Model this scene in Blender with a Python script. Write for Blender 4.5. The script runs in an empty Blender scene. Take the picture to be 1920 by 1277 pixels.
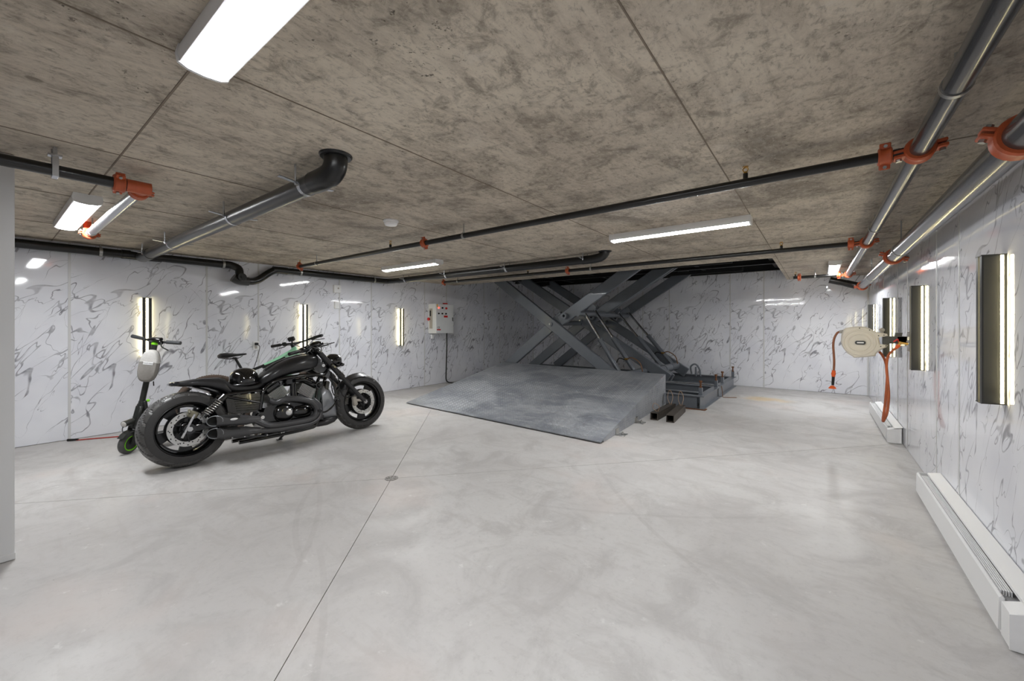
import bpy, bmesh, math, random
from mathutils import Matrix, Vector, Euler
random.seed(7)
SC = bpy.context.scene
COL = SC.collection
# ------------------------------------------------------------------ camera
F, YAW, YH, H = 756.0, math.radians(37.28), 611.7, 1.25
cam_d = bpy.data.cameras.new('camera')
cam = bpy.data.objects.new('camera', cam_d); COL.objects.link(cam)
cam_d.sensor_fit = 'HORIZONTAL'; cam_d.sensor_width = 36.0
cam_d.lens = F / 1920 * 36.0
cam_d.shift_y = (YH - 638.5) / 1920.0
cam_d.clip_start = 0.02
cam.location = (0, 0, H)
cam.rotation_euler = (math.radians(90), 0, YAW)
SC.camera = cam
# ------------------------------------------------------------------ world, exposure
w = bpy.data.worlds.new('world'); SC.world = w; w.use_nodes = True
w.node_tree.nodes['Background'].inputs[0].default_value = (0, 0, 0, 1)
SC.view_settings.view_transform = 'Standard'
SC.view_settings.look = 'None'
SC.view_settings.gamma = 1.0
SC.view_settings.use_curve_mapping = False
SC.view_settings.exposure = 0.50
LED = 74.0          # radiance of the ceiling lights
STRIP = 20.0         # radiance of the wall lamp strips
try:
    SC.cycles.max_bounces = 10; SC.cycles.diffuse_bounces = 6; SC.cycles.glossy_bounces = 6
    SC.cycles.sample_clamp_indirect = 6.0; SC.cycles.caustics_reflective = False
except Exception: pass
# ------------------------------------------------------------------ photo pixel -> point on a known plane
_s, _c = math.sin(YAW), math.cos(YAW)
def ray(x, y):
    a = (x - 960) / F; b = -(y - YH) / F
    return Vector((-_s + a * _c, _c + a * _s, b))
def atX(x, y, X): d = ray(x, y); return Vector((0, 0, H)) + d * (X / d.x)
def atY(x, y, Y): d = ray(x, y); return Vector((0, 0, H)) + d * (Y / d.y)
def atZ(x, y, z): d = ray(x, y); return Vector((0, 0, H)) + d * ((z - H) / d.z)
# ------------------------------------------------------------------ materials
MATS = {}
def srgb(r, g, b):
    f = lambda v: (v / 255 / 12.92) if v / 255 <= 0.04045 else ((v / 255 + 0.055) / 1.055) ** 2.4
    return (f(r), f(g), f(b), 1)
def mat(name, col, rough=0.5, metal=0.0, emit=None, estr=0.0, var=0.0, scale=8.0, bump=0.0, coat=0.0, spec=0.5, trans=0.0, rvar=0.0):
    m = bpy.data.materials.new(name); m.use_nodes = True; MATS[name] = m
    nt = m.node_tree; b = nt.nodes['Principled BSDF']
    b.inputs['Base Color'].default_value = col; b.inputs['Roughness'].default_value = rough
    b.inputs['Metallic'].default_value = metal; b.inputs['Coat Weight'].default_value = coat
    b.inputs['Specular IOR Level'].default_value = spec; b.inputs['Transmission Weight'].default_value = trans
    if emit:
        b.inputs['Emission Color'].default_value = emit; b.inputs['Emission Strength'].default_value = estr
    if var or bump or rvar:
        tc = nt.nodes.new('ShaderNodeTexCoord'); n = nt.nodes.new('ShaderNodeTexNoise')
        n.inputs['Scale'].default_value = scale; n.inputs['Detail'].default_value = 6
        nt.links.new(tc.outputs['Object'], n.inputs['Vector'])
        if var:
            r = nt.nodes.new('ShaderNodeMapRange'); r.inputs['From Min'].default_value = .3; r.inputs['From Max'].default_value = .7
            r.inputs['To Min'].default_value = 1 - var; r.inputs['To Max'].default_value = 1 + var
            nt.links.new(n.outputs['Fac'], r.inputs['Value'])
            mx = nt.nodes.new('ShaderNodeVectorMath'); mx.operation = 'SCALE'; mx.inputs[0].default_value = col[:3]
            nt.links.new(r.outputs['Result'], mx.inputs['Scale']); nt.links.new(mx.outputs['Vector'], b.inputs['Base Color'])
        if rvar:
            r = nt.nodes.new('ShaderNodeMapRange'); r.inputs['From Min'].default_value = .3; r.inputs['From Max'].default_value = .7
            r.inputs['To Min'].default_value = rough - rvar; r.inputs['To Max'].default_value = rough + rvar
            nt.links.new(n.outputs['Fac'], r.inputs['Value']); nt.links.new(r.outputs['Result'], b.inputs['Roughness'])
        if bump:
            bp = nt.nodes.new('ShaderNodeBump'); bp.inputs['Strength'].default_value = bump; bp.inputs['Distance'].default_value = .01
            nt.links.new(n.outputs['Fac'], bp.inputs['Height']); nt.links.new(bp.outputs['Normal'], b.inputs['Normal'])
    return m
class NB:                                   # small node builder
    def __init__(s, name):
        s.m = bpy.data.materials.new(name); s.m.use_nodes = True; MATS[name] = s.m
        s.nt = s.m.node_tree; s.b = s.nt.nodes['Principled BSDF']
    def n(s, t, **k):
        x = s.nt.nodes.new(t)
        for a, v in k.items(): setattr(x, a, v)
        return x
    def put(s, sock, v):
        if hasattr(v, 'node'): s.nt.links.new(v, sock)
        elif v is not None: sock.default_value = v
    def math(s, op, a, b=None, c=None, clamp=False):
        x = s.n('ShaderNodeMath', operation=op, use_clamp=clamp)
        for i, v in enumerate((a, b, c)):
            if v is not None: s.put(x.inputs[i], v)
        return x.outputs[0]
    def noise(s, vec, scale, detail=4, rough=.55, dist=0.0):
        x = s.n('ShaderNodeTexNoise'); s.put(x.inputs['Vector'], vec)
        x.inputs['Scale'].default_value = scale; x.inputs['Detail'].default_value = detail
        x.inputs['Roughness'].default_value = rough; x.inputs['Distortion'].default_value = dist
        return x.outputs['Fac']
    def rng(s, v, a, b, c=0.0, d=1.0, smooth=True):
        x = s.n('ShaderNodeMapRange'); x.interpolation_type = 'SMOOTHSTEP' if smooth else 'LINEAR'
        s.put(x.inputs['Value'], v)
        for k, q in zip(('From Min', 'From Max', 'To Min', 'To Max'), (a, b, c, d)): x.inputs[k].default_value = q
        return x.outputs['Result']
    def mapping(s, vec, scale=(1, 1, 1), rot=(0, 0, 0), loc=(0, 0, 0)):
        x = s.n('ShaderNodeMapping'); s.put(x.inputs['Vector'], vec)
        x.inputs['Scale'].default_value = scale; x.inputs['Rotation'].default_value = rot; x.inputs['Location'].default_value = loc
        return x.outputs['Vector']
    def mix(s, f, a, b, blend='MIX'):
        x = s.n('ShaderNodeMix', data_type='RGBA', blend_type=blend)
        s.put(x.inputs[0], f); s.put(x.inputs[6], a); s.put(x.inputs[7], b)
        return x.outputs[2]
    def bump(s, h, strength, dist=.01):
        x = s.n('ShaderNodeBump'); x.inputs['Strength'].default_value = strength; x.inputs['Distance'].default_value = dist
        s.put(x.inputs['Height'], h); s.nt.links.new(x.outputs['Normal'], s.b.inputs['Normal'])
def mk_marble():
    q = NB('marble_panel'); tc = q.n('ShaderNodeTexCoord').outputs['Object']
    sx = q.n('ShaderNodeSeparateXYZ'); q.put(sx.inputs[0], tc)
    cb = q.n('ShaderNodeCombineXYZ'); q.put(cb.inputs[0], sx.outputs[0]); q.put(cb.inputs[1], sx.outputs[2])
    p = cb.outputs[0]
    def vein(scale, rot, stretch, w, dist, seed, mlo, mhi, ms):
        v = q.mapping(p, (1, 1, 1), (0, 0, math.radians(rot)), (seed, seed * .7, 0))
        v = q.mapping(v, (stretch, 1, 1))
        n = q.noise(v, scale, 3.2, .52, dist)
        r = q.math('ABSOLUTE', q.math('SUBTRACT', n, .5))
        mk = q.noise(q.mapping(p, (1, 1, 1), (0, 0, 0), (seed * 3, 1.7, 0)), ms, 2.5, .5)
        wv = q.rng(mk, mlo, mhi, .0004, w)
        line = q.rng(q.math('DIVIDE', r, wv), .25, 1.0, 1, 0)
        return q.math('MULTIPLY', line, q.rng(mk, mlo - .02, mlo + .05))
    a = vein(2.3, -54, .40, .019, .6, 3.1, .38, .74, 2.2)
    b = vein(3.0, -74, .34, .015, .6, 9.4, .43, .74, 2.2)
    c = vein(4.2, -50, .42, .020, .5, 7.9, .50, .74, 3.0)
    d = vein(1.8, -44, .42, .012, .5, 12.3, .38, .72, 1.8)
    lines = q.math('MAXIMUM', q.math('MAXIMUM', a, q.math('MULTIPLY', b, .9)), q.math('MAXIMUM', q.math('MULTIPLY', c, .85), q.math('MULTIPLY', d, .8)))
    tone = q.rng(q.noise(p, 9, 4), .35, .65, .42, .85)
    base = q.mix(q.rng(q.noise(p, 1.4, 3), .35, .65), srgb(235, 236, 241), srgb(224, 225, 232))
    c2 = q.mix(q.math('MULTIPLY', lines, tone), base, srgb(112, 110, 118))
    q.put(q.b.inputs['Base Color'], c2)
    q.b.inputs['Roughness'].default_value = .05; q.b.inputs['Specular IOR Level'].default_value = .45
    q.bump(q.noise(p, 4.0, 1), .035, .02)
    return q.m
def mk_ceiling():
    q = NB('raw_concrete'); g = q.n('ShaderNodeNewGeometry').outputs['Position']
    warp = q.n('ShaderNodeTexNoise'); q.put(warp.inputs['Vector'], g); warp.inputs['Scale'].default_value = 1.3; warp.inputs['Detail'].default_value = 3
    wv = q.n('ShaderNodeVectorMath', operation='SCALE'); q.put(wv.inputs[0], warp.outputs['Color']); wv.inputs['Scale'].default_value = .35
    ad = q.n('ShaderNodeVectorMath', operation='ADD'); q.put(ad.inputs[0], g); q.put(ad.inputs[1], wv.outputs[0]); gw = ad.outputs[0]
    grain = q.noise(q.mapping(gw, (9, 1.0, 1)), 1.6, 8, .62, .6)
    fine = q.noise(q.mapping(g, (22, 4.0, 1)), 2.2, 5, .7, .5)
    big = q.noise(g, .5, 4, .6, .5)
    mid = q.noise(g, 1.9, 8, .7, .9)
    small = q.noise(g, 9.0, 6, .72, .6)
    base = q.mix(q.rng(big, .36, .64), srgb(212, 201, 183), srgb(190, 178, 162))
    base = q.mix(q.rng(grain, .45, .70, 0, .42), base, srgb(140, 128, 114))
    base = q.mix(q.rng(fine, .56, .80, 0, .40), base, srgb(126, 115, 102))
    base = q.mix(q.math('MULTIPLY', q.rng(mid, .44, .66, 0, .9), q.rng(big, .36, .62)), base, srgb(128, 119, 108))
    base = q.mix(q.rng(small, .47, .68, 0, .62), base, srgb(112, 102, 90))
    spk = q.noise(q.mapping(g, (1.6, .8, 1)), 30, 6, .75, .4)
    base = q.mix(q.rng(spk, .50, .68, 0, .55), base, srgb(104, 95, 84))
    base = q.mix(q.rng(spk, .46, .34, 0, .35), base, srgb(222, 212, 196))
    pits = q.rng(q.noise(g, 34, 3, .7), .62, .70)
    pits = q.math('MULTIPLY', pits, q.rng(mid, .44, .60))
    base = q.mix(q.math('MULTIPLY', pits, .8), base, srgb(64, 56, 48))
    vo = q.n('ShaderNodeTexVoronoi'); q.put(vo.inputs['Vector'], q.mapping(g, (1, .8, 0))); vo.inputs['Scale'].default_value = 2.6
    spots = q.rng(vo.outputs['Distance'], .035, .06, 1, 0)
    base = q.mix(q.math('MULTIPLY', spots, .65), base, srgb(96, 86, 72))
    light = q.rng(q.noise(g, 5.0, 6, .7), .57, .72)
    base = q.mix(q.math('MULTIPLY', light, .5), base, srgb(216, 208, 194))
    q.put(q.b.inputs['Base Color'], base); q.b.inputs['Roughness'].default_value = .8
    q.bump(q.math('ADD', q.math('MULTIPLY', grain, .5), q.math('SUBTRACT', q.math('ADD', small, q.math('MULTIPLY', spk, .5)), q.math('MULTIPLY', pits, .7))), .5, .012)
    return q.m
def mk_floor():
    q = NB('polished_concrete'); g = q.n('ShaderNodeNewGeometry').outputs['Position']
    big = q.noise(g, .7, 5, .6, .5); mid = q.noise(q.mapping(g, (1, 1, 1), (0, 0, .8)), 2.4, 7, .68, .8)
    st = q.noise(q.mapping(g, (1, 5, 1), (0, 0, .66)), 2.2, 6, .6, .6)
    base = q.mix(q.rng(big, .35, .65), srgb(199, 197, 195), srgb(186, 183, 181))
    base = q.mix(q.rng(mid, .45, .66, 0, .75), base, srgb(174, 171, 169))
    base = q.mix(q.rng(q.noise(g, 26, 6, .75), .48, .70, 0, .30), base, srgb(160, 157, 155))
    base = q.mix(q.rng(st, .52, .70, 0, .5), base, srgb(176, 172, 169))
    base = q.mix(q.rng(q.noise(g, .9, 3), .55, .7, 0, .35), base, srgb(204, 190, 183))
    base = q.mix(q.rng(q.noise(g, 9, 5, .7), .62, .72, 0, .4), base, srgb(226, 225, 222))
    base = q.mix(q.rng(q.noise(q.mapping(g, (1, 3, 1), (0, 0, .5)), 11, 4, .7), .68, .74, 0, .5), base, srgb(140, 136, 133))
    sx = q.n('ShaderNodeSeparateXYZ'); q.put(sx.inputs[0], g)
    def arc(cx, cy, r, wd, ax, ay, rad):           # tyre mark: part of a ring
        d = q.n('ShaderNodeVectorMath', operation='DISTANCE'); q.put(d.inputs[0], g); d.inputs[1].default_value = (cx, cy, 0)
        m = q.rng(q.math('ABSOLUTE', q.math('SUBTRACT', d.outputs['Value'], r)), wd * .5, wd, 1, 0)
        e = q.n('ShaderNodeVectorMath', operation='DISTANCE'); q.put(e.inputs[0], g); e.inputs[1].default_value = (ax, ay, 0)
        return q.math('MULTIPLY', m, q.rng(e.outputs['Value'], rad * .7, rad, 1, 0))
    for a in ((-1.6, 3.2, 2.25, .022, -2.75, 1.28, .75), (-4.6, -1.85, 3.75, .022, -2.6, 1.36, .9), (-3.6, -2.4, 3.8, .02, -1.75, .9, .6),
              (-3.0, 6.3, 4.2, .02, -.9, 2.6, .9), (2.8, 6.5, 5.4, .02, -1.1, 2.7, 1.0)):
        base = q.mix(q.math('MULTIPLY', arc(*a), .11), base, srgb(120, 112, 108))
    e = q.n('ShaderNodeVectorMath', operation='DISTANCE'); q.put(e.inputs[0], q.mapping(g, (1, 1.6, 1))); e.inputs[1].default_value = (-.75, 8.1 * 1.6, 0)
    sp = q.math('MULTIPLY', q.rng(e.outputs['Value'], .15, .55, 1, 0), q.rng(q.noise(g, 3, 3), .3, .6))
    base = q.mix(q.math('MULTIPLY', sp, .55), base, srgb(214, 180, 110))
    q.put(q.b.inputs['Base Color'], base)
    q.put(q.b.inputs['Roughness'], q.rng(mid, .3, .7, .38, .58)); q.b.inputs['Specular IOR Level'].default_value = .4
    q.bump(mid, .06, .01)
    return q.m
def mk_plate():
    q = NB('plate_steel'); g = q.n('ShaderNodeNewGeometry').outputs['Position']
    v = q.mapping(g, (1, 4, 1), (0, 0, .9))
    st = q.noise(v, 2.2, 7, .65, 1.0); big = q.noise(g, 1.6, 4, .6, .6)
    base = q.mix(q.rng(big, .35, .65), srgb(160, 163, 168), srgb(128, 132, 139))
    base = q.mix(q.rng(st, .45, .68, 0, .6), base, srgb(184, 186, 190))
    base = q.mix(q.rng(q.noise(v, 4, 5, .7), .56, .72, 0, .5), base, srgb(122, 116, 112))
    q.put(q.b.inputs['Base Color'], base); q.b.inputs['Metallic'].default_value = .15
    q.put(q.b.inputs['Roughness'], q.rng(st, .3, .7, .34, .55))
    return q.m
mk_marble(); mk_ceiling(); mk_floor(); mk_plate()
G_ = lambda v: srgb(v, v, v)
mat('wall_core', G_(150), .9)
mat('white_trim', G_(205), .35)
mat('white_enamel', G_(236), .3, var=.02, scale=20)
mat('fixture_white', G_(226), .35)
mat('led', G_(255), .4, emit=(.965, .985, 1, 1), estr=LED)
mat('strip', G_(255), .4, emit=(1, .87, .50, 1), estr=STRIP)
mat('lamp_dark', srgb(66, 66, 65), .38, .6)
mat('abs_black', G_(17), .30, var=.1, scale=12)
mat('drain_grey', G_(66), .30, .25, var=.08, scale=9)
mat('steel_black', srgb(20, 19, 18), .28, .1, var=.12, scale=14, coat=.2)
mat('steel_grey', srgb(70, 70, 72), .24, .35, coat=.15)
mat('galv', srgb(186, 188, 192), .26, .8)
mat('zinc', srgb(172, 172, 170), .32, .9)
mat('orange_iron', srgb(180, 84, 46), .45, var=.12, scale=30)
mat('brass', srgb(190, 150, 80), .35, .9)
mat('lift_grey', srgb(104, 109, 116), .30, .1, var=.06, scale=5, coat=.15)
mat('platform_black', srgb(20, 20, 22), .5, .2, var=.15, scale=4)
mat('chrome', G_(225), .08, 1.0)
mat('rust', srgb(112, 74, 48), .8, .3, var=.25, scale=40)
mat('raw_tube', srgb(86, 80, 74), .55, .5, var=.2, scale=25)
mat('wire_zip', srgb(190, 160, 130), .5)
mat('copper_hose', srgb(120, 84, 52), .5, .2)
mat('tyre', srgb(76, 75, 74), .40, var=.15, scale=30)
mat('tyre_side', srgb(48, 47, 47), .42, var=.1, scale=30)
mat('tyre_brown', srgb(86, 72, 62), .75, var=.15, scale=30)
mat('satin_black', srgb(38, 38, 40), .30, .2, coat=.25)
mat('gloss_black', srgb(9, 9, 10), .12, .1, coat=.7)
mat('rim_black', srgb(17, 17, 18), .25, .3, coat=.3)
mat('engine_black', srgb(16, 16, 17), .18, .2, coat=.6)
mat('fin_grey', srgb(190, 190, 188), .35, .3)
mat('alloy', srgb(200, 200, 200), .22, 1.0, var=.08, scale=40)
mat('rotor_steel', srgb(196, 196, 194), .3, .7)
mat('exhaust_black', srgb(74, 74, 76), .30, .25)
mat('hole_black', G_(14), .7)
mat('soot', G_(26), .85)
mat('leather', srgb(22, 22, 23), .48, bump=.1, scale=120)
mat('shroud_grey', srgb(140, 142, 146), .30, .5)
mat('glass_dark', srgb(26, 26, 30), .05, 0, coat=.8)
mat('green_paint', srgb(178, 242, 202), .45, coat=.1)
mat('bike_black', srgb(20, 20, 20), .45)
mat('lime', srgb(130, 220, 30), .45)
mat('bag_grey', srgb(142, 138, 133), .75, var=.06, scale=60, bump=.15)
mat('bag_light', srgb(196, 194, 190), .7, var=.05, scale=60, bump=.15)
mat('label_white', G_(240), .5)
mat('text_dark', srgb(50, 46, 46), .6)
mat('scooter_black', srgb(38, 40, 37), .45)
mat('beige', srgb(212, 205, 192), .45, var=.03, scale=12)
mat('beige_dark', srgb(176, 170, 160), .5)
mat('dark_grey', srgb(62, 64, 66), .45)
mat('hose_loop', srgb(172, 88, 46), .5, var=.3, scale=9)
mat('hose_brown', srgb(140, 86, 58), .5, var=.1, scale=30)
mat('hose_orange', srgb(222, 92, 30), .45)
mat('red', srgb(206, 34, 30), .4)
mat('red_lamp', srgb(220, 60, 50), .3, emit=(1, .12, .08, 1), estr=1.2)
mat('yellow', srgb(230, 180, 30), .5)
mat('cabinet_grey', srgb(226, 228, 228), .4, var=.02)
mat('cable_black', G_(18), .5)
mat('cable_red', srgb(176, 52, 42), .5)
mat('heater_white', srgb(236, 236, 236), .4)
mat('grille_dark', srgb(150, 150, 152), .6)
mat('drain_iron', srgb(150, 146, 142), .6, .4, var=.3, scale=60)
mat('groove', srgb(150, 132, 118), .9)
mat('seam', srgb(128, 116, 102), .85)
mat('bronze_dull', srgb(126, 122, 104), .5, .3)
# ------------------------------------------------------------------ geometry builder
def basis(d):
    d = Vector(d).normalized()
    u = d.orthogonal().normalized(); return u, d.cross(u).normalized(), d
def smooth_path(P, sub=6, closed=False):
    P = [Vector(p) for p in P]; n = len(P); out = []
    if n < 3: return P
    rng_ = range(n if closed else n - 1)
    for i in rng_:
        p1, p2 = P[i], P[(i + 1) % n]
        p0 = P[i - 1] if (i > 0 or closed) else p1 * 2 - p2
        p3 = P[(i + 2) % n] if (i + 2 < n or closed) else p2 * 2 - p1
        for k in range(sub):
            t = k / sub
            out.append(0.5 * ((2 * p1) + (p2 - p0) * t + (2 * p0 - 5 * p1 + 4 * p2 - p3) * t * t + (3 * p1 - p0 - 3 * p2 + p3) * t ** 3))
    if not closed: out.append(P[-1])
    return out
class G:
    def __init__(s): s.V = []; s.F = []
    def add(s, V, Fc, M=None):
        o = len(s.V)
        s.V += [(M @ Vector(v)) if M else Vector(v) for v in V]
        s.F += [tuple(i + o for i in f) for f in Fc]; return s
    def box(s, c, size, bev=0.0, rot=None, seg=1):
        M = Matrix.Translation(Vector(c))
        if rot is not None: M = M @ (rot if isinstance(rot, Matrix) else Euler(rot).to_matrix().to_4x4())
        x, y, z = [v / 2 for v in size]
        V = [(-x, -y, -z), (x, -y, -z), (x, y, -z), (-x, y, -z), (-x, -y, z), (x, -y, z), (x, y, z), (-x, y, z)]
        Fc = [(0, 3, 2, 1), (4, 5, 6, 7), (0, 1, 5, 4), (1, 2, 6, 5), (2, 3, 7, 6), (3, 0, 4, 7)]
        if bev > 0:
            bm = bmesh.new(); vs = [bm.verts.new(v) for v in V]
            for f in Fc: bm.faces.new([vs[i] for i in f])
            bmesh.ops.bevel(bm, geom=list(bm.edges), offset=min(bev, min(x, y, z) * .95), segments=seg, affect='EDGES', profile=.5)
            bm.verts.index_update()
            V = [v.co.copy() for v in bm.verts]; Fc = [tuple(v.index for v in f.verts) for f in bm.faces]; bm.free()
        return s.add(V, Fc, M)
    def bx(s, a, b, bev=0.0):
        a, b = Vector(a), Vector(b)
        return s.box((a + b) / 2, [abs(v) for v in (b - a)], bev)
    def beam(s, p0, p1, w, h, bev=0.0, up=(0, 0, 1)):     # box along p0-p1: w sideways, h along up
        p0, p1 = Vector(p0), Vector(p1); d = (p1 - p0); L = d.length; d.normalize()
        sd = d.cross(Vector(up)).normalized(); u2 = sd.cross(d)
        R = Matrix((d, sd, u2)).transposed().to_4x4()
        return s.box((p0 + p1) / 2, (L, w, h), bev, R)
    def cyl(s, p0, p1, r0, r1=None, n=16, caps=True):
        p0, p1 = Vector(p0), Vector(p1); r1 = r0 if r1 is None else r1
        u, v, d = basis(p1 - p0); V = []
        for p, r in ((p0, r0), (p1, r1)):
            V += [p + (u * math.cos(2 * math.pi * k / n) + v * math.sin(2 * math.pi * k / n)) * r for k in range(n)]
        Fc = [(k, (k + 1) % n, n + (k + 1) % n, n + k) for k in range(n)]
        if caps: Fc += [tuple(range(n))[::-1], tuple(range(n, 2 * n))]
        return s.add(V, Fc)
    def tube(s, P, r, n=10, sub=6, closed=False, caps=True):
        P = smooth_path(P, sub, closed) if sub > 1 else [Vector(p) for p in P]
        m = len(P); V = []
        rr = r if callable(r) else (lambda t: r)
        t0 = (P[1] - P[0]).normalized(); u = t0.orthogonal().normalized()
        for i in range(m):
            if closed: t = (P[(i + 1) % m] - P[i - 1])
            else: t = P[min(i + 1, m - 1)] - P[max(i - 1, 0)]
            t = t.normalized() if t.length > 1e-9 else t0
            u = (u - t * u.dot(t)); u = u.normalized() if u.length > 1e-6 else t.orthogonal().normalized()
            v = t.cross(u); q = rr(i / max(1, m - 1))
            V += [P[i] + (u * math.cos(2 * math.pi * k / n) + v * math.sin(2 * math.pi * k / n)) * q for k in range(n)]
        Fc = []
        for i in range(m if closed else m - 1):
            a, b = i * n, ((i + 1) % m) * n
            Fc += [(a + k, a + (k + 1) % n, b + (k + 1) % n, b + k) for k in range(n)]
        if caps and not closed: Fc += [tuple(range(n))[::-1], tuple(range((m - 1) * n, m * n))]
        return s.add(V, Fc)
    def lathe(s, prof, o, d, n=32, closed=True, disp=None):   # prof: (radius, height along d)
        u, v, d = basis(d); o = Vector(o); V = []; k = len(prof)
        for i in range(n):
            a = 2 * math.pi * i / n; e = u * math.cos(a) + v * math.sin(a)
            for j, (r, h) in enumerate(prof):
                rr = r + (disp(a, h, j) if disp else 0)
                V.append(o + e * rr + d * h)
        Fc = []
        for i in range(n):
            a, b = i * k, ((i + 1) % n) * k
            for j in range(k if closed else k - 1):
                Fc.append((a + j, b + j, b + (j + 1) % k, a + (j + 1) % k))
        return s.add(V, Fc)
    def prism(s, pts, ext):
        pts = [Vector(p) for p in pts]; e = Vector(ext); n = len(pts)
        return s.add(pts + [p + e for p in pts], [tuple(range(n))[::-1], tuple(range(n, 2 * n))] + [(k, (k + 1) % n, n + (k + 1) % n, n + k) for k in range(n)])
    def loft(s, rings, cap=True):
        n = len(rings[0]); V = [p for r in rings for p in r]; Fc = []
        for i in range(len(rings) - 1):
            a, b = i * n, (i + 1) * n
            Fc += [(a + k, a + (k + 1) % n, b + (k + 1) % n, b + k) for k in range(n)]
        if cap: Fc += [tuple(range(n))[::-1], tuple(range((len(rings) - 1) * n, len(rings) * n))]
        return s.add(V, Fc)
    def xloft(s, secs, n=20, pw=2.6, y0=0.0):      # sections along x: (x, ztop, zbot, halfwidth)
        rings = []
        for x, zt, zb, hw in secs:
            zc, hz = (zt + zb) / 2, (zt - zb) / 2; r = []
            for k in range(n):
                a = 2 * math.pi * k / n; ca, sa = math.cos(a), math.sin(a)
                r.append(Vector((x, y0 + hw * math.copysign(abs(ca) ** (2 / pw), ca), zc + hz * math.copysign(abs(sa) ** (2 / pw), sa))))
            rings.append(r)
        return s.loft(rings)
    def ell(s, c, r, n=16, m=10, rot=None, lo=-90, hi=90):
        c = Vector(c); M = Matrix.Translation(c) @ (Euler(rot).to_matrix().to_4x4() if rot else Matrix())
        rx, ry, rz = r if hasattr(r, '__len__') else (r, r, r); rings = []
        for j in range(m + 1):
            t = math.radians(lo + (hi - lo) * j / m); cr = max(math.cos(t), 1e-4)
            rings.append([M @ Vector((rx * cr * math.cos(2 * math.pi * k / n), ry * cr * math.sin(2 * math.pi * k / n), rz * math.sin(t))) for k in range(n)])
        return s.loft(rings)
    def polar(s, o, d, r0, r1, th, nr, na, skip):   # disc of cells, some left open
        u, v, d = basis(d); o = Vector(o)
        pt = lambda r, a, h: o + (u * math.cos(a) + v * math.sin(a)) * r + d * h
        for i in range(nr):
            for j in range(na):
                if skip(i, j): continue
                ra, rb = r0 + (r1 - r0) * i / nr, r0 + (r1 - r0) * (i + 1) / nr
                a, b = 2 * math.pi * j / na, 2 * math.pi * (j + 1) / na
                P = [pt(ra, a, -th), pt(rb, a, -th), pt(rb, b, -th), pt(ra, b, -th)]
                s.prism(P, d * (2 * th))
        return s
    def mesh(s, name, inv=None, smooth=True, ang=38, normals=True):
        me = bpy.data.meshes.new(name)
        V = [inv @ v for v in s.V] if inv else s.V
        me.from_pydata([tuple(v) for v in V], [], s.F)
        if normals:
            bm = bmesh.new(); bm.from_mesh(me); bmesh.ops.recalc_face_normals(bm, faces=bm.faces); bm.to_mesh(me); bm.free()
        if smooth:
            me.polygons.foreach_set('use_smooth', [True] * len(me.polygons))
            me.set_sharp_from_angle(angle=math.radians(ang))
        me.update(); return me
def tag(o, label=None, cat=None, group=None, kind=None):
    if label: o['label'] = label
    if cat: o['category'] = cat
    if group: o['group'] = group
    if kind: o['kind'] = kind
    return o
def thing(name, label, cat, loc=(0, 0, 0), rot=(0, 0, 0), group=None):
    o = bpy.data.objects.new(name, None); COL.objects.link(o)
    o.empty_display_size = .1; o.location = loc; o.rotation_euler = rot
    return tag(o, label, cat, group)
def put(name, g, m, parent=None, world=True, label=None, kind=None, smooth=True, ang=38, normals=True):
    """link one mesh object; world=True: g is in world coordinates, else in the frame of the thing"""
    inv = None
    if parent is not None and world:
        root = parent
        while root.parent is not None: root = root.parent
        inv = Matrix.LocRotScale(root.location, root.rotation_euler, Vector((1, 1, 1))).inverted()
    o = bpy.data.objects.new(name, g.mesh(name, inv, smooth, ang, normals)); COL.objects.link(o)
    o.data.materials.append(MATS[m] if isinstance(m, str) else m)
    if parent is not None: o.parent = parent
    if label: o['label'] = label
    if kind: o['kind'] = kind
    return o
def share(name, me, m, loc, parent, rot=(0, 0, 0)):
    o = bpy.data.objects.new(name, me); COL.objects.link(o)
    if not me.materials: me.materials.append(MATS[m])
    o.location = loc; o.rotation_euler = rot; o.parent = parent; return o
# ================================================================== the setting
XL, XR, YB, YF, ZC = -6.56, .71, 9.62, -3.0, 2.168
def structure(o): o['kind'] = 'structure'; return o
# ---- floor: slabs parted by saw cuts that meet at the drain
fl = structure(put('floor', G().bx((XL - .2, YF - .2, -.2), (XR + .2, YB + .2, -.010)), 'groove', smooth=False))
DR = Vector((-2.794, 2.036, 0))
def clip(poly, p, n, off):
    out = []
    for i in range(len(poly)):
        a, b = poly[i], poly[(i + 1) % len(poly)]
        da, db = (a - p).dot(n) - off, (b - p).dot(n) - off
        if da >= 0: out.append(a)
        if (da >= 0) != (db >= 0): out.append(a + (b - a) * (da / (da - db)))
    return out
rect = [Vector(v) for v in ((XL - .1, YF - .1, 0), (XR + .1, YF - .1, 0), (XR + .1, YB + .1, 0), (XL - .1, YB + .1, 0))]
nA = Vector((3.398, 3.047, 0)).normalized(); nB = Vector((-5.77, 5.19, 0)).normalized()
pC = Vector((-1.19, 6.37, 0)); nC = Vector((.15, 1.655, 0)).normalized()
for sa in (1, -1):
    for sb in (1, -1):
        P = clip(clip(rect, DR, nA * sa, .002), DR, nB * sb, .002)
        for Q in ([clip(P, pC, nC, .0025), clip(P, pC, -nC, .0025)] if (sa, sb) == (1, 1) else [P]):
            put('slab', G().prism([v + Vector((0, 0, -.012)) for v in Q], (0, 0, .012)), 'polished_concrete', fl, smooth=False)
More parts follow.
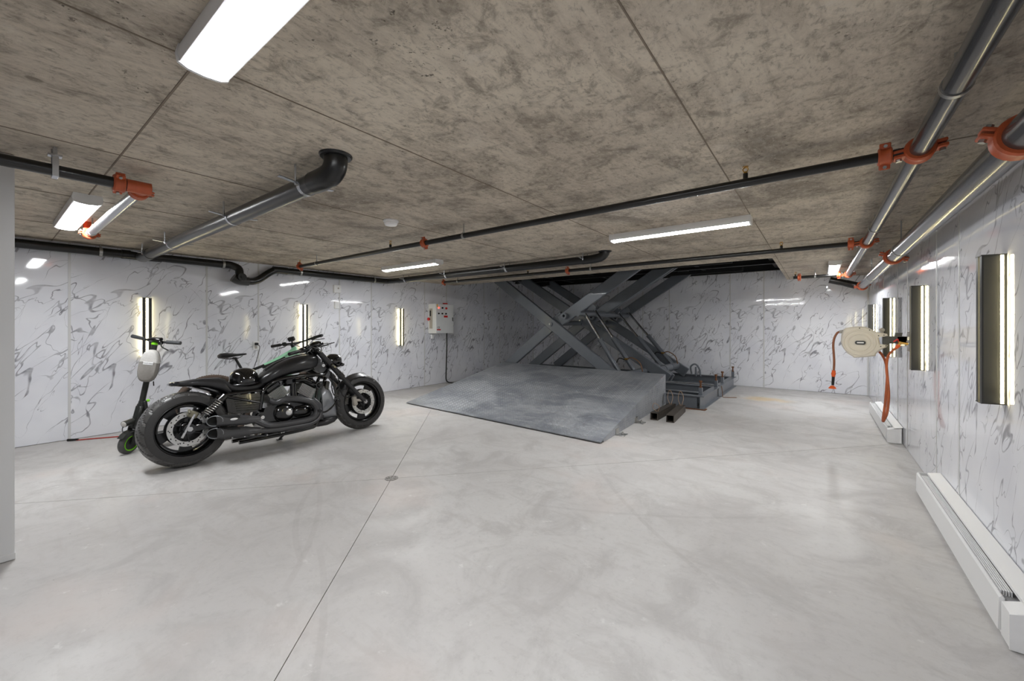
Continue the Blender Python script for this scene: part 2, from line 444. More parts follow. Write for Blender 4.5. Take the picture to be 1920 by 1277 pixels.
# ---- ceiling with the opening above the lift
HX0, HX1, HY0, HY1 = XL + .012, -.50, 6.45, 9.608
cx0, cx1, cy0, cy1, cz1 = XL + .012, XR - .012, YF, YB - .012, 2.46
g = G()
g.bx((cx0, cy0, ZC), (cx1, HY0, cz1))
g.bx((HX1, HY0, ZC), (cx1, cy1, cz1))
ce = structure(put('ceiling', g, 'raw_concrete', smooth=False))
for x in (-.45, -1.71, -2.98, -4.2, -5.45):
    y1 = HY0 if HX0 < x < HX1 else cy1
    put('form_seam', G().bx((x - .003, cy0, ZC - .003), (x + .003, y1, ZC + .01), .001), 'seam', ce, smooth=False)
for y in (-1.99, .45, 2.89, 5.33):
    put('form_seam', G().bx((cx0, y - .004, ZC - .003), (cx1, y + .004, ZC + .01), .001), 'seam', ce, smooth=False)
# ---- walls clad in marble-look panels
PM = {}
def panels(wall, joints, make, z0, z1, strip_mat='white_trim'):
    for a, b in zip(joints[:-1], joints[1:]):
        wd = round(b - a - .006, 4); key = (wd, z1 - z0)
        if key not in PM:
            gg = G().bx((.003, 0, 0), (.003 + wd, .012, z1 - z0), .0015); PM[key] = gg.mesh('panel', smooth=False)
        loc, rot = make(a, b); share('marble_panel', PM[key], 'marble_panel', (loc[0], loc[1], z0), wall, (0, 0, rot))
    for a in joints[1:-1]:
        loc, rot = make(a, a)
        key = ('s', z1 - z0)
        if key not in PM: PM[key] = G().bx((-.011, -.003, 0), (.011, .004, z1 - z0), .0015).mesh('strip', smooth=False)
        share('joint_strip', PM[key], strip_mat, (loc[0], loc[1], z0), wall, (0, 0, rot))
wl = structure(put('wall_left', G().bx((XL - .2, YF, 0), (XL - .012, YB + .2, 2.9)), 'wall_core', smooth=False))
panels(wl, [YF, -1.92, -.67, -.05, 1.21 - .63, 1.83, 2.46, 3.72, 4.34, 5.60, 6.22, 7.48, 8.10, 9.36, YB], lambda a, b: ((XL, a), math.pi / 2), .004, 2.62)
wb = structure(put('wall_back', G().bx((XL - .2, YB + .012, 0), (XR + .2, YB + .2, 2.9)), 'wall_core', smooth=False))
panels(wb, [XL, -5.87, -5.25, -3.99, -3.37, -2.75, -1.5, -.89, XR], lambda a, b: ((a, YB), 0), .004, 2.62)
wr = structure(put('wall_right', G().bx((XR + .012, YF, 0), (XR + .2, YB + .2, 2.9)), 'wall_core', smooth=False))
panels(wr, [YF, -1.25, 0, .62, 1.88, 2.51, 3.76, 4.38, 5.64, 6.27, 7.52, 8.15, YB], lambda a, b: ((XR, b), -math.pi / 2), .004, 2.62)
wf = structure(put('wall_front', G().bx((XL - .2, YF - .2, 0), (XR + .2, YF - .012, 2.9)), 'wall_core', smooth=False))
panels(wf, [XL, -5.3, -4.05, -2.8, -1.55, -.3, XR], lambda a, b: ((b, YF), math.pi), .004, 2.16)
wp = structure(put('wall_partition', G().bx((-3.55, YF, 0), (-3.442, .095, ZC)), 'wall_core', smooth=False))
panels(wp, [YF, -1.8, -.55, .04], lambda a, b: ((-3.43, a), math.pi / 2), .035, 2.16)
put('end_trim', G().bx((-3.556, .04, .035), (-3.424, .105, 2.165), .003), 'white_trim', wp, smooth=False)
put('base_trim', G().bx((-3.56, YF, .002), (-3.422, .108, .04), .004), 'white_trim', wp, smooth=False)
# corner trims
t1 = structure(put('trim_1', G().bx((XL, YB - .022, .003), (XL + .022, YB, 2.6), .003), 'white_trim', smooth=False))
t2 = structure(put('trim_2', G().bx((XR - .022, YB - .022, .003), (XR, YB, 2.16), .003), 'white_trim', smooth=False))
# ================================================================== ceiling lights
def fixture(x, y, axis, label, L=1.23):
    t = thing('ceiling_light', label, 'ceiling light', (x, y, ZC), (0, 0, 0 if axis == 'x' else math.pi / 2), 'flush LED ceiling lights')
    prof = [(-.066, .004), (-.074, -.030), (-.068, -.058), (.068, -.058), (.074, -.030), (.066, .004)]
    put('housing', G().prism([(-L / 2 + .012, a, b) for a, b in prof], (L - .024, 0, 0)), 'fixture_white', t, False, ang=30)
    lens = [(-.051, -.056), (-.045, -.062), (-.026, -.066), (0, -.068), (.026, -.066), (.045, -.062), (.051, -.056)]
    put('diffuser', G().prism([(-L / 2 + .014, a, b) for a, b in lens], (L - .028, 0, 0)), 'led', t, False)
    cp = [(-.069, .004), (-.077, -.030), (-.071, -.058), (-.045, -.069), (0, -.073), (.045, -.069), (.071, -.058), (.077, -.030), (.069, .004)]
    for sx in (-1, 1):
        put('end_cap', G().prism([(sx * (L / 2 - .014), a, b) for a, b in cp], (sx * .014, 0, 0)), 'fixture_white', t, False)
    return t
fixture(-1.05, .455, 'x', 'wide LED ceiling light with its curved white end cap over the open floor')
fixture(-1.06, 3.88, 'x', 'LED ceiling light between the two thin black sprinkler pipes near the lift')
fixture(-4.76, 3.80, 'x', 'LED ceiling light near the left wall in front of the black drain pipe elbow')
fixture(-4.66, .445, 'x', 'LED ceiling light beside the silver sprinkler pipe')
fixture(.18, 7.80, 'y', 'LED ceiling light by the back wall next to the right-hand sprinkler mains')
# ================================================================== wall lamps
LAMP = {}
def wall_lamp(side, y, label):
    x, rz = (XL, -math.pi / 2) if side == 'L' else (XR, math.pi / 2)
    t = thing('wall_lamp', label, 'wall lamp', (x, y, .875), (0, 0, rz), 'tall LED wall lamps')
    # local: x along the wall, y out of the wall (towards -y is wall), z up
    hh = .72
    pr = [(-.043, .084), (-.014, .084), (-.010, .072), (.010, .072), (.014, .084), (.043, .084), (.043, .078), (.027, .026), (.027, -.0005), (-.027, -.0005), (-.027, .026), (-.043, .078)]
    if not LAMP:
        LAMP['body'] = G().prism([(a, b, .004) for a, b in pr], (0, 0, hh - .008)).mesh('body', smooth=False)
        LAMP['front'] = G().bx((-.0095, .0725, .006), (.0095, .0755, hh - .006)).mesh('front', smooth=False)
        LAMP['side'] = G().bx((-.0015, .010, .006), (.0015, .021, hh - .006)).mesh('side', smooth=False)
        LAMP['cap'] = G().prism([(-.030, -.0005, 0), (.030, -.0005, 0), (.044, .086, 0), (-.044, .086, 0)], (0, 0, .004)).mesh('cap', smooth=False)
    share('channel', LAMP['body'], 'lamp_dark', (0, 0, 0), t)
    share('light_strip', LAMP['front'], 'strip', (0, 0, 0), t)
    share('light_strip', LAMP['side'], 'strip', (.0275, 0, 0), t)
    share('light_strip', LAMP['side'], 'strip', (-.0275, 0, 0), t)
    share('end_cap', LAMP['cap'], 'lamp_dark', (0, 0, 0), t); share('end_cap', LAMP['cap'], 'lamp_dark', (0, 0, hh - .004), t)
    return t
wall_lamp('L', 1.21, 'tall LED wall lamp behind the electric scooter handlebar')
wall_lamp('L', 3.10, 'tall LED wall lamp behind the green bicycle handlebar')
wall_lamp('L', 4.97, 'tall LED wall lamp beside the grey lift control cabinet')
wall_lamp('R', 2.97, 'tall LED wall lamp above the baseboard heater, largest on its wall')
wall_lamp('R', 4.84, 'tall LED wall lamp just in front of the hose reel bracket')
wall_lamp('R', 6.72, 'tall LED wall lamp behind the hose reel bracket')
wall_lamp('R', 8.60, 'tall LED wall lamp next to the back corner, partly behind the hose reel')
# ================================================================== pipes under the ceiling
def unit(d): return Vector(d).normalized()
def coupling(t, p, d, r, mat_='orange_iron', roll=0.0, wide=.055, ears=True):
    """grooved coupling: ribbed ring in two halves, two bolt ears with bolts"""
    d = unit(d); p = Vector(p); up = Vector((0, 0, 1)); sd = d.cross(up).normalized()
    ca, sa = math.cos(roll), math.sin(roll); e = sd * ca + up * sa; k = d.cross(e)
    g = G(); w2 = wide / 2; q_ = .7 if r < .032 else 1.0
    g.lathe([(r * .98, -w2), (r + .012, -w2), (r + .018, -w2 * .75), (r + .014, -w2 * .3), (r + .014, w2 * .3), (r + .018, w2 * .75), (r + .012, w2), (r * .98, w2)], p, d, 24)
    for sgn in (-1, 1):
        for kk in (-1, 1):
            c = p + e * sgn * (r + .030 * q_) + k * kk * .011 * q_
            R = Matrix((e, d, k)).transposed().to_4x4()
            g.box(c, (.044 * q_, wide * .8, .014 * q_), .003, R)
    o = put('coupling', g, mat_, t)
    for sgn in (-1, 1):
        c = p + e * sgn * (r + .034 * q_)
        gb = G().cyl(c - k * .034 * q_, c + k * .030 * q_, .006 * q_, n=8).cyl(c - k * .034 * q_, c - k * .020 * q_, .011 * q_, n=6).cyl(c + k * .018 * q_, c + k * .030 * q_, .011 * q_, n=6)
        put('bolt', gb, 'zinc', o)
    return o
def ring_strap(t, p, d, r, ztop=ZC, m='zinc', wd=.022):
    """loop hanger: thin strap round the pipe and a threaded rod to the ceiling"""
    d = unit(d); p = Vector(p)
    g = G().lathe([(r * .99, -wd / 2), (r + .004, -wd / 2), (r + .004, wd / 2), (r * .99, wd / 2)], p, d, 24)
    g.cyl(p + Vector((0, 0, r)), (p.x, p.y, ztop), .005, n=8)
    g.cyl((p.x, p.y, p.z + r + .002), (p.x, p.y, p.z + r + .016), .010, n=6)
    return put('hanger', g, m, t)
def saddle_clamp(t, p, d, r):
    """drain clamp: half strap below the pipe, flared tabs and two rods"""
    d = unit(d); p = Vector(p); up = Vector((0, 0, 1)); sd = d.cross(up).normalized()
    pts = []
    for i in range(13):
        a = math.pi + math.pi * i / 12; pts.append(p + sd * math.cos(a) * (r + .003) + up * math.sin(a) * (r + .003))
    pts = [pts[0] - sd * .10 + up * .012] + pts + [pts[-1] + sd * .10 + up * .012]
    g = G()
    for i, (a, b) in enumerate(zip(pts[:-1], pts[1:])):
        ex = up if i in (0, len(pts) - 2) else (p - (a + b) / 2).normalized()
        g.prism([a - d * .015, a + d * .015, b + d * .015, b - d * .015], ex * .005)
    for sgn in (-1, 1):
        q = p + sd * sgn * (r + .012); g.cyl(q - up * .012, Vector((q.x, q.y, ZC)), .006, n=8); g.cyl(q - up * .004, q + up * .010, .009, n=6)
    return put('clamp', g, 'galv', t)
def head(t, p):
    p = Vector(p); g = G().cyl(p, p + Vector((0, 0, .030)), .013, n=10); o = put('sprinkler_outlet', g, 'steel_black', t)
    b = G().cyl(p + Vector((0, 0, .028)), p + Vector((0, 0, .040)), .010, n=8)
    for sg in (-1, 1): b.tube([p + Vector((sg * .008, 0, .040)), p + Vector((sg * .013, 0, .055)), p + Vector((0, 0, .066))], .003, 6, 3)
    b.cyl(p + Vector((0, 0, .066)), p + Vector((0, 0, .069)), .016, n=12)
    put('sprinkler_head', b, 'brass', o)
ZP = 2.06
# branch lines
def branch(y, x0, x1, label, cps, hds, hgs, r=.024):
    t = thing('sprinkler_pipe', label, 'pipe', ((x0 + x1) / 2, y, ZP))
    put('pipe', G().cyl((x0, y, ZP), (x1, y, ZP), r, n=16), 'steel_black', t)
    for x in cps: coupling(t, (x, y, ZP), (1, 0, 0), r, roll=math.pi / 2 - .35, wide=.05)
    for x in hds: head(t, (x, y, ZP + r * .9))
    for x in hgs: ring_strap(t, (x, y, ZP), (1, 0, 0), r)
    return t
branch(2.61, -5.62, .34, 'thin black sprinkler pipe crossing the whole ceiling ahead of the lift, with three orange couplings', (.25, -3.06, -5.60), (-.33, -3.60, -5.60), (-2.53, -5.15))
branch(5.18, -5.55, .34, 'thin black sprinkler pipe running along the front edge of the lift opening', (.25, -2.92, -5.53), (-.32, -3.63), (-2.55, -5.17))
branch(8.20, -.34, .34, 'short black sprinkler pipe stub by the back wall with an orange coupling at its end', (.25, -.26), (-.34 + .03,), (-.05,))
# mains along the right wall
r1, X1 = .038, .367
t = thing('sprinkler_main', 'dark grey sprinkler main with orange tees, fed by the thin black branch pipes', 'pipe', (X1, 3.0, ZP))
put('pipe', G().cyl((X1, YF + .02, ZP), (X1, 8.24, ZP), r1, n=24), 'steel_grey', t)
for y in (2.61, 5.18, 8.20):
    coupling(t, (X1, y, ZP), (0, 1, 0), r1, roll=.12, wide=.075)
for y in (1.98, 4.45): ring_strap(t, (X1, y, ZP), (0, 1, 0), r1)
r2, X2, Z2 = .057, .570, 1.918
t = thing('sprinkler_main', 'thick shiny grey sprinkler main hugging the right wall with orange couplings', 'pipe', (X2, 3.0, Z2))
put('pipe', G().cyl((X2, YF + .02, Z2), (X2, 8.95, Z2), r2, n=28), 'steel_grey', t)
for y in (2.22, 5.30, 8.80): coupling(t, (X2, y, Z2), (0, 1, 0), r2, roll=-.35 if y < 8 else .2, wide=.075)
put('elbow', G().tube([(X2, 8.9, Z2), (X2 - .005, 9.0, Z2 + .003), (X2 - .04, 9.06, Z2 + .02), (X2 - .12, 9.08, Z2 + .05), (X2 - .2, 9.08, Z2 + .08)], r2 * 1.06, 20, 5), 'steel_black', t)
put('pipe', G().cyl((X2 - .16, 9.08, Z2 + .065), (X2 - .42, 9.08, Z2 + .15), r2, n=20), 'steel_black', t)
for y in (4.85, 7.3): ring_strap(t, (X2, y, Z2), (0, 1, 0), r2)
# upper-left sprinkler line: black feed, tee and silver branch
X3, r3, Y3 = -3.13, .030, .565
t = thing('sprinkler_pipe', 'black sprinkler pipe passing the partition end, ending in an orange tee with a silver branch', 'pipe', (X3, .2, 2.052))
put('pipe', G().cyl((X3, YF + .02, 2.052), (X3, Y3 - .03, 2.052), r3, n=18), 'steel_black', t)
put('tee', G().cyl((X3, Y3 - .07, 2.052), (X3, Y3 + .036, 2.052), r3 + .006, n=18).cyl((X3, Y3, 2.052), (X3 - .08, Y3, 2.052), r3 + .006, n=18), 'orange_iron', t)
coupling(t, (X3, Y3 - .10, 2.052), (0, 1, 0), r3, roll=math.pi / 2 - .9, wide=.05)
coupling(t, (X3 - .09, Y3, 2.052), (1, 0, 0), r3, roll=.1, wide=.065)
put('silver_pipe', G().cyl((X3 - .06, Y3, 2.052), (-5.07, Y3, 2.052), r3, n=18), 'galv', t, label='silver galvanized branch pipe')
coupling(t, (-5.04, Y3, 2.052), (1, 0, 0), r3, roll=.1, wide=.065)
put('end_elbow', G().tube([(-5.03, Y3, 2.052), (-5.10, Y3, 2.055), (-5.13, Y3, 2.09), (-5.13, Y3, ZC + .004)], r3 * 1.05, 14, 4), 'orange_iron', t)
ring_strap(t, (-4.9, Y3, 2.052), (1, 0, 0), r3)
put('strap_hanger', G().bx((X3 - r3 - .004, .215, 2.018), (X3 - r3, .238, ZC), .001).bx((X3 + r3, .215, 2.018), (X3 + r3 + .004, .238, ZC - .045), .001).bx((X3 - r3 - .004, .215, 2.016), (X3 + r3 + .004, .238, 2.020), .001).bx((X3 - .006, .20, ZC - .05), (X3 + r3 + .006, .250, ZC - .04), .001).cyl((X3 + .015, .226, ZC - .05), (X3 + .015, .226, ZC), .008, n=8), 'galv', t)
# drains
rd, Yd, Zd = .054, 1.14, 2.062
t = thing('drain_pipe', 'grey drain pipe dropping from a flanged elbow in the ceiling towards the left wall', 'pipe', (-4, Yd, Zd))
put('pipe', G().cyl((-2.20, Yd, Zd), (-6.36, Yd, Zd), rd, n=24), 'drain_grey', t)
put('elbow', G().tube([(-2.27, Yd, Zd), (-2.16, Yd, Zd), (-2.10, Yd + .005, Zd + .014), (-2.07, Yd + .01, Zd + .05), (-2.065, Yd + .01, ZC)], rd + .006, 20, 5), 'abs_black', t)
put('flange', G().lathe([(.05, -.012), (.078, -.012), (.084, -.004), (.084, .004), (.05, .004)], (-2.065, Yd + .01, ZC - .002), (0, 0, 1), 28), 'abs_black', t)
put('wye_collar', G().cyl((-6.30, Yd, Zd), (-5.96, Yd, Zd), rd + .006, n=22), 'drain_grey', t)
for x in (-2.36, -3.48, -5.06, -5.98): saddle_clamp(t, (x, Yd, Zd), (1, 0, 0), rd)
XW, rw, ZW = -6.465, .046, 2.092
t = thing('drain_pipe', 'black drain pipe along the top of the left wall with a dipping trap', 'pipe', (XW, 2.0, ZW))
put('pipe', G().cyl((XW, YF + .02, ZW), (XW, 2.02, ZW), rw, n=20), 'abs_black', t)
put('wye', G().cyl((XW, .98, ZW), (XW, 1.34, ZW), rw + .007, n=20).tube([(XW, 1.2, ZW), (XW + .06, 1.15, ZW - .014), (XW + .16, 1.14, Zd)], rw + .008, 16, 4), 'abs_black', t)
put('trap', G().tube([(XW, 1.98, ZW), (XW, 2.08, ZW), (XW + .03, 2.16, ZW - .04), (XW + .05, 2.17, ZW - .12), (XW + .05, 2.19, ZW - .18), (XW + .03, 2.30, ZW - .205), (XW, 2.42, ZW - .17),
    (XW, 2.56, ZW - .06), (XW, 2.66, ZW - .005), (XW, 2.78, ZW)], rw + .004, 20, 6), 'abs_black', t)
put('cleanout_plug', G().cyl((XW + .09, 2.17, ZW - .165), (XW + .155, 2.17, ZW - .165), .052, n=20).cyl((XW + .15, 2.17, ZW - .165), (XW + .17, 2.17, ZW - .165), .022, n=6), 'abs_black', t)
put('trap_bowl', G().tube([(XW + .045, 2.09, ZW - .17), (XW + .045, 2.16, ZW - .205), (XW + .04, 2.28, ZW - .21)], .060, 16, 4), 'drain_grey', t)
put('pipe', G().tube([(XW, 2.74, ZW), (XW, 4.3, ZW), (XW, 4.50, ZW), (XW + .03, 4.58, ZW), (XW + .11, 4.61, ZW), (XW + .4, 4.61, 2.086)], rw, 20, 5), 'abs_black', t)
put('couplings', G().cyl((XW, 2.62, ZW), (XW, 2.82, ZW), rw + .006, n=20), 'abs_black', t)
for y in (.81, 1.99, 3.02, 4.33): ring_strap(t, (XW, y, ZW), (0, 1, 0), rw + .002, wd=.026)
t = thing('drain_pipe', 'black drain pipe crossing the ceiling in front of the lift and turning up into it', 'pipe', (-4, 4.61, 2.086))
put('pipe', G().cyl((XW + .36, 4.61, 2.086), (-2.28, 4.61, 2.086), .050, n=20), 'abs_black', t)
put('elbow', G().tube([(-2.38, 4.61, 2.086), (-2.26, 4.61, 2.087), (-2.14, 4.61, 2.10), (-2.085, 4.61, 2.14), (-2.08, 4.61, ZC)], .055, 18, 5), 'abs_black', t)
put('flange', G().lathe([(.05, -.008), (.075, -.008), (.08, 0), (.08, .004), (.05, .004)], (-2.08, 4.61, ZC - .002), (0, 0, 1), 24), 'abs_black', t)
for x in (-5.9, -4.85, -3.6, -2.35): saddle_clamp(t, (x, 4.61, 2.086), (1, 0, 0), .050)
t = thing('smoke_detector', 'round white smoke detector on the concrete ceiling', 'smoke detector', (-2.96, 2.15, ZC))
put('base', G().lathe([(0, .002), (.065, .002), (.065, -.012), (.058, -.016), (0, -.016)], (-2.96, 2.15, ZC), (0, 0, 1), 28, closed=False), 'fixture_white', t)
put('sensor', G().lathe([(0, -.010), (.054, -.010), (.056, -.030), (.048, -.042), (.02, -.046), (0, -.046)], (-2.96, 2.15, ZC), (0, 0, 1), 28, closed=False), 'white_enamel', t)
# ================================================================== scissor car lift
LF = thing('scissor_lift', 'grey steel scissor car lift raised into the ceiling opening behind the ramp', 'car lift', (-3.8, 8.0, 0))
def ibeam(name, p0, p1, h, wd, m='lift_grey', tf=.012, tw=.010, z0=0.0, parent=None):
    p0, p1 = Vector(p0), Vector(p1)
    up = Vector((0, 0, 1)); g = G()
    a = lambda p, z: Vector((p.x, p.y, z))
    g.beam(a(p0, z0 + tf / 2), a(p1, z0 + tf / 2), wd, tf); g.beam(a(p0, z0 + h - tf / 2), a(p1, z0 + h - tf / 2), wd, tf)
    g.beam(a(p0, z0 + h / 2), a(p1, z0 + h / 2), tw, h - 2 * tf)
    return put(name, g, m, parent or LF, smooth=False)
hb = .20; xr, xl = -1.42, -6.2
# two base frames of I-beams
ibeam('base_beam', (-1.93, 6.56, 0), (xr - .05, 6.56, 0), hb, .10); ibeam('base_beam', (xl, 6.90, 0), (xr - .05, 6.90, 0), hb, .10, 'lift_grey')
ibeam('base_beam', (xl, 7.74, 0), (xr - .05, 7.74, 0), hb, .10, 'lift_grey')
ibeam('base_beam', (xl, 7.96, 0), (xr - .05, 7.96, 0), hb, .10, 'lift_grey')
ibeam('base_beam', (xl, 9.44, 0), (xr - .05, 9.44, 0), hb, .10, 'lift_grey')
ibeam('end_beam', (xr, 6.51, 0), (xr, 7.79, 0), hb, .11); ibeam('end_beam', (xr, 7.91, 0), (xr, 9.49, 0), hb, .11)
ibeam('end_beam', (xl, 6.85, 0), (xl, 7.79, 0), hb, .11); ibeam('end_beam', (xl, 7.91, 0), (xl, 9.49, 0), hb, .11)
for y0, y1 in ((6.96, 7.69), (8.01, 9.39)):
    put('roller_track', G().bx((-3.6, y0, .02), (xr - .06, y0 + .09, .055)).bx((-3.6, y1 - .09, .02), (xr - .06, y1, .055)), 'lift_grey', LF, smooth=False)
put('shim_plate', G().bx((xr - .25, 6.46, 0), (xr + .085, 6.60, .008)), 'rust', LF, smooth=False)
# levelling posts on the end beam
for x, y in ((-1.44, 6.66), (-1.42, 7.70), (-1.42, 8.28), (-1.42, 9.42)):
    p = put('jack_post', G().bx((x - .026, y - .026, hb - .04), (x + .026, y + .026, hb + .11), .004), 'lift_grey', LF, smooth=False)
    put('jack_bolt', G().cyl((x, y, hb + .10), (x, y, hb + .21), .013, n=10).cyl((x, y, hb + .19), (x, y, hb + .215), .026, n=6).cyl((x, y, hb + .11), (x, y, hb + .128), .022, n=6), 'rust', p)
put('hydraulic_line', G().tube([(-2.3, 7.83, .20), (-1.9, 7.84, .205), (-1.36, 7.85, .205)], .008, 8, 3).tube([(-2.3, 7.87, .20), (-1.9, 7.875, .205), (-1.36, 7.88, .205)], .008, 8, 3), 'galv', LF)
put('ground_wire', G().tube([(-1.36, 7.85, .2), (-1.345, 7.85, .10), (-1.34, 7.85, .015), (-1.28, 7.87, .008), (-1.14, 7.96, .006)], .006, 8, 4), 'copper_hose', LF)
# arms (box beams in planes of constant Y)
def arm(y, p0, p1, name, th=.075, h=.205, m='lift_grey'):
    o = put(name, G().beam((p0[0], y, p0[1]), (p1[0], y, p1[1]), th, h, .010), m, LF, smooth=False)
    return o
def boss(y, x, z, r, th, parent, m='lift_grey', hole=False):
    g = G().lathe([(r * .45 if hole else .001, -th / 2), (r, -th / 2), (r, th / 2), (r * .45 if hole else .001, th / 2)], (x, y, z), (0, 1, 0), 22)
    return put('pin_boss', g, m, parent)
YA = 6.76
for y, near in ((YA, True), (7.93, False), (9.22, False)):
    m1 = 'lift_grey' if near else 'lift_grey'
    if near:
        a1 = arm(y, (-5.86, 2.50), (-2.60, .175), 'outer_arm', m=m1)
    else:
        a1 = arm(y, (-5.86, 2.47), (-2.28, .245), 'outer_arm', m=m1)
    a2 = arm(y + .10, (-5.62, .19), (-3.96, 1.46), 'lower_arm', m=m1)
    a3 = arm(y + .08, (-4.02, 1.35), (-2.26, 2.455), 'upper_arm', h=.215, m=m1)
    px, pz = (-4.17, 1.29) if near else (-4.13, 1.37)
    boss(y - .046, px, pz, .045, .03, a1, m1); boss(y - .06, px, pz, .020, .03, a1, 'zinc')
    boss(y - .005, -3.87, 1.445, .060, .10, a3, m1, True)
    boss(y + .03, -2.36 if not near else -2.72, .29 if not near else .262, .055, .05, a1, m1)
# second web of the middle arms
arm(8.12, (-4.02, 1.35), (-2.20, 2.46), 'upper_arm', h=.17, m='lift_grey')
arm(8.10, (-3.9, 1.20), (-2.26, .235), 'outer_arm', h=.17, m='lift_grey')
# torque tubes
put('torque_tube', G().cyl((-3.62, 6.80, 1.50), (-3.62, 9.25, 1.50), .062, n=20), 'lift_grey', LF)
put('torque_tube', G().cyl((-4.15, 6.74, 1.30), (-4.15, 9.25, 1.34), .048, n=18), 'lift_grey', LF)
put('torque_tube', G().cyl((-2.48, 7.9, .39), (-2.48, 9.22, .39), .075, n=22).cyl((-2.48, 8.25, .39), (-2.48, 8.31, .39), .085, n=22).cyl((-2.48, 8.72, .39), (-2.48, 8.78, .39), .085, n=22), 'lift_grey', LF)
put('torque_tube', G().cyl((-2.75, 6.8, .36), (-2.75, 7.9, .36), .075, n=22), 'lift_grey', LF)
# hydraulic cylinders
for i, (y, tx, tz, bx_, bz) in enumerate(((7.02, -3.62, 1.56, -2.86, .36), (7.46, -3.60, 1.59, -2.74, .36), (8.55, -3.55, 1.55, -2.58, .39), (9.08, -3.53, 1.585, -2.52, .41))):
    top, bot = Vector((tx, y, tz)), Vector((bx_, y, bz)); d = (bot - top)
    mid = top + d * .46
    c = put('hydraulic_cylinder', G().cyl(mid, bot, .043, n=18).cyl(mid, mid + d * .03, .048, n=18), 'lift_grey', LF)
    put('piston_rod', G().cyl(top, mid, .024, n=14), 'chrome', c)
    put('clevis', G().box(top, (.07, .07, .07), .015).cyl(top - Vector((0, .06, 0)), top + Vector((0, .06, 0)), .022, n=12), 'lift_grey', c)
    put('gusset', G().prism([(tx - .05, y - .075, tz - .06), (tx + .08, y - .075, tz + .03), (tx + .02, y - .075, tz + .10), (tx - .14, y - .075, tz - .02)], (0, .014, 0))
        .prism([(tx - .05, y + .061, tz - .06), (tx + .08, y + .061, tz + .03), (tx + .02, y + .061, tz + .10), (tx - .14, y + .061, tz - .02)], (0, .014, 0)), 'lift_grey', c, smooth=False)
    if i in (1, 3):
        q = top + d * .80
        put('hose', G().tube([q + Vector((0, -.05, .02)), q + Vector((.12, -.06, .05)), q + Vector((.26, -.05, -.04)), q + Vector((.31, -.04, -.20))], .010, 8, 5), 'copper_hose', c)
        put('hose', G().tube([q + Vector((-.02, -.05, 0)), q + Vector((-.14, -.05, .03)), q + Vector((-.2, -.04, -.08)), q + Vector((-.16, -.03, -.2))], .010, 8, 5), 'cable_black', c)
        put('fitting', G().cyl(q + Vector((-.03, -.055, .02)), q + Vector((.03, -.055, .02)), .018, n=8), 'brass', c)
put('pipe_bracket', G().box((-2.05, 9.05, .30), (.02, .10, .2), .004).tube([(-2.12, 9.0, .25), (-2.14, 9.0, .40), (-2.05, 9.0, .46), (-1.97, 9.0, .36), (-1.95, 9.0, .22)], .018, 8, 4), 'lift_grey', LF)
# raised platform in the opening
PZ = 2.36
put('deck', G().bx((-6.38, 6.53, PZ + .24), (-.58, 9.575, PZ + .27)), 'platform_black', LF, smooth=False)
for y in (6.58, 7.55, 8.5, 9.525):
    ibeam('platform_beam', (-6.36, y, 0), (-.60, y, 0), .24, .09, 'platform_black', z0=PZ)
for x in (-6.3, -5.2, -4.1, -3.0, -1.9, -.66):
    put('cross_member', G().bx((x - .035, 6.56, PZ + .05), (x + .035, 9.52, PZ + .235)), 'platform_black', LF, smooth=False)
put('edge_rail', G().bx((-6.36, 9.47, PZ + .17), (-.60, 9.475, PZ + .21)), 'lift_grey', LF, smooth=False)
for y in (6.80, 7.98, 9.22):
    put('arm_bracket', G().bx((-5.98, y - .09, PZ - .02), (-5.72, y - .06, PZ + .1)).bx((-5.98, y + .06, PZ - .02), (-5.72, y + .09, PZ + .1)), 'platform_black', LF, smooth=False)
    put('slide_rail', G().bx((-3.0, y - .11, PZ - .012), (-1.2, y - .06, PZ + .06)), 'platform_black', LF, smooth=False)
# ================================================================== drive-on ramp
FLc, FRc, BRc, BLc = Vector((-5.295, 4.143, .022)), Vector((-1.84, 3.966, .022)), Vector((-1.965, 6.665, .478)), Vector((-5.40, 6.78, .478))
RP = thing('ramp', 'grey chequer-plate steel ramp on the floor leading up to the scissor lift', 'ramp', (-3.6, 5.4, 0))
nrm = (FRc - FLc).cross(BLc - FLc).normalized()
put('top_plate', G().prism([FLc, FRc, BRc, BLc], -nrm * .010), 'plate_steel', RP, smooth=False)
dn = lambda p: Vector((p.x, p.y, .004))
for a, b, inw in ((FRc, BRc, Vector((-1, 0, 0))), (FLc, BLc, Vector((1, 0, 0)))):
    f0 = a + (b - a) * .03
    put('side_plate', G().prism([dn(f0), dn(b), b - nrm * .008, f0 - nrm * .008], inw * .008), 'plate_steel', RP, smooth=False)
put('back_plate', G().prism([dn(BRc), dn(BLc), BLc - nrm * .008, BRc - nrm * .008], (0, -.008, 0)), 'plate_steel', RP, smooth=False)
for k in (.2, .4, .6, .8):
    a, b = FLc.lerp(FRc, k), BLc.lerp(BRc, k); f0 = a.lerp(b, .12)
    put('rib', G().prism([dn(f0), dn(b), b - nrm * .012, f0 - nrm * .012], (.008, 0, 0)), 'lift_grey', RP, smooth=False)
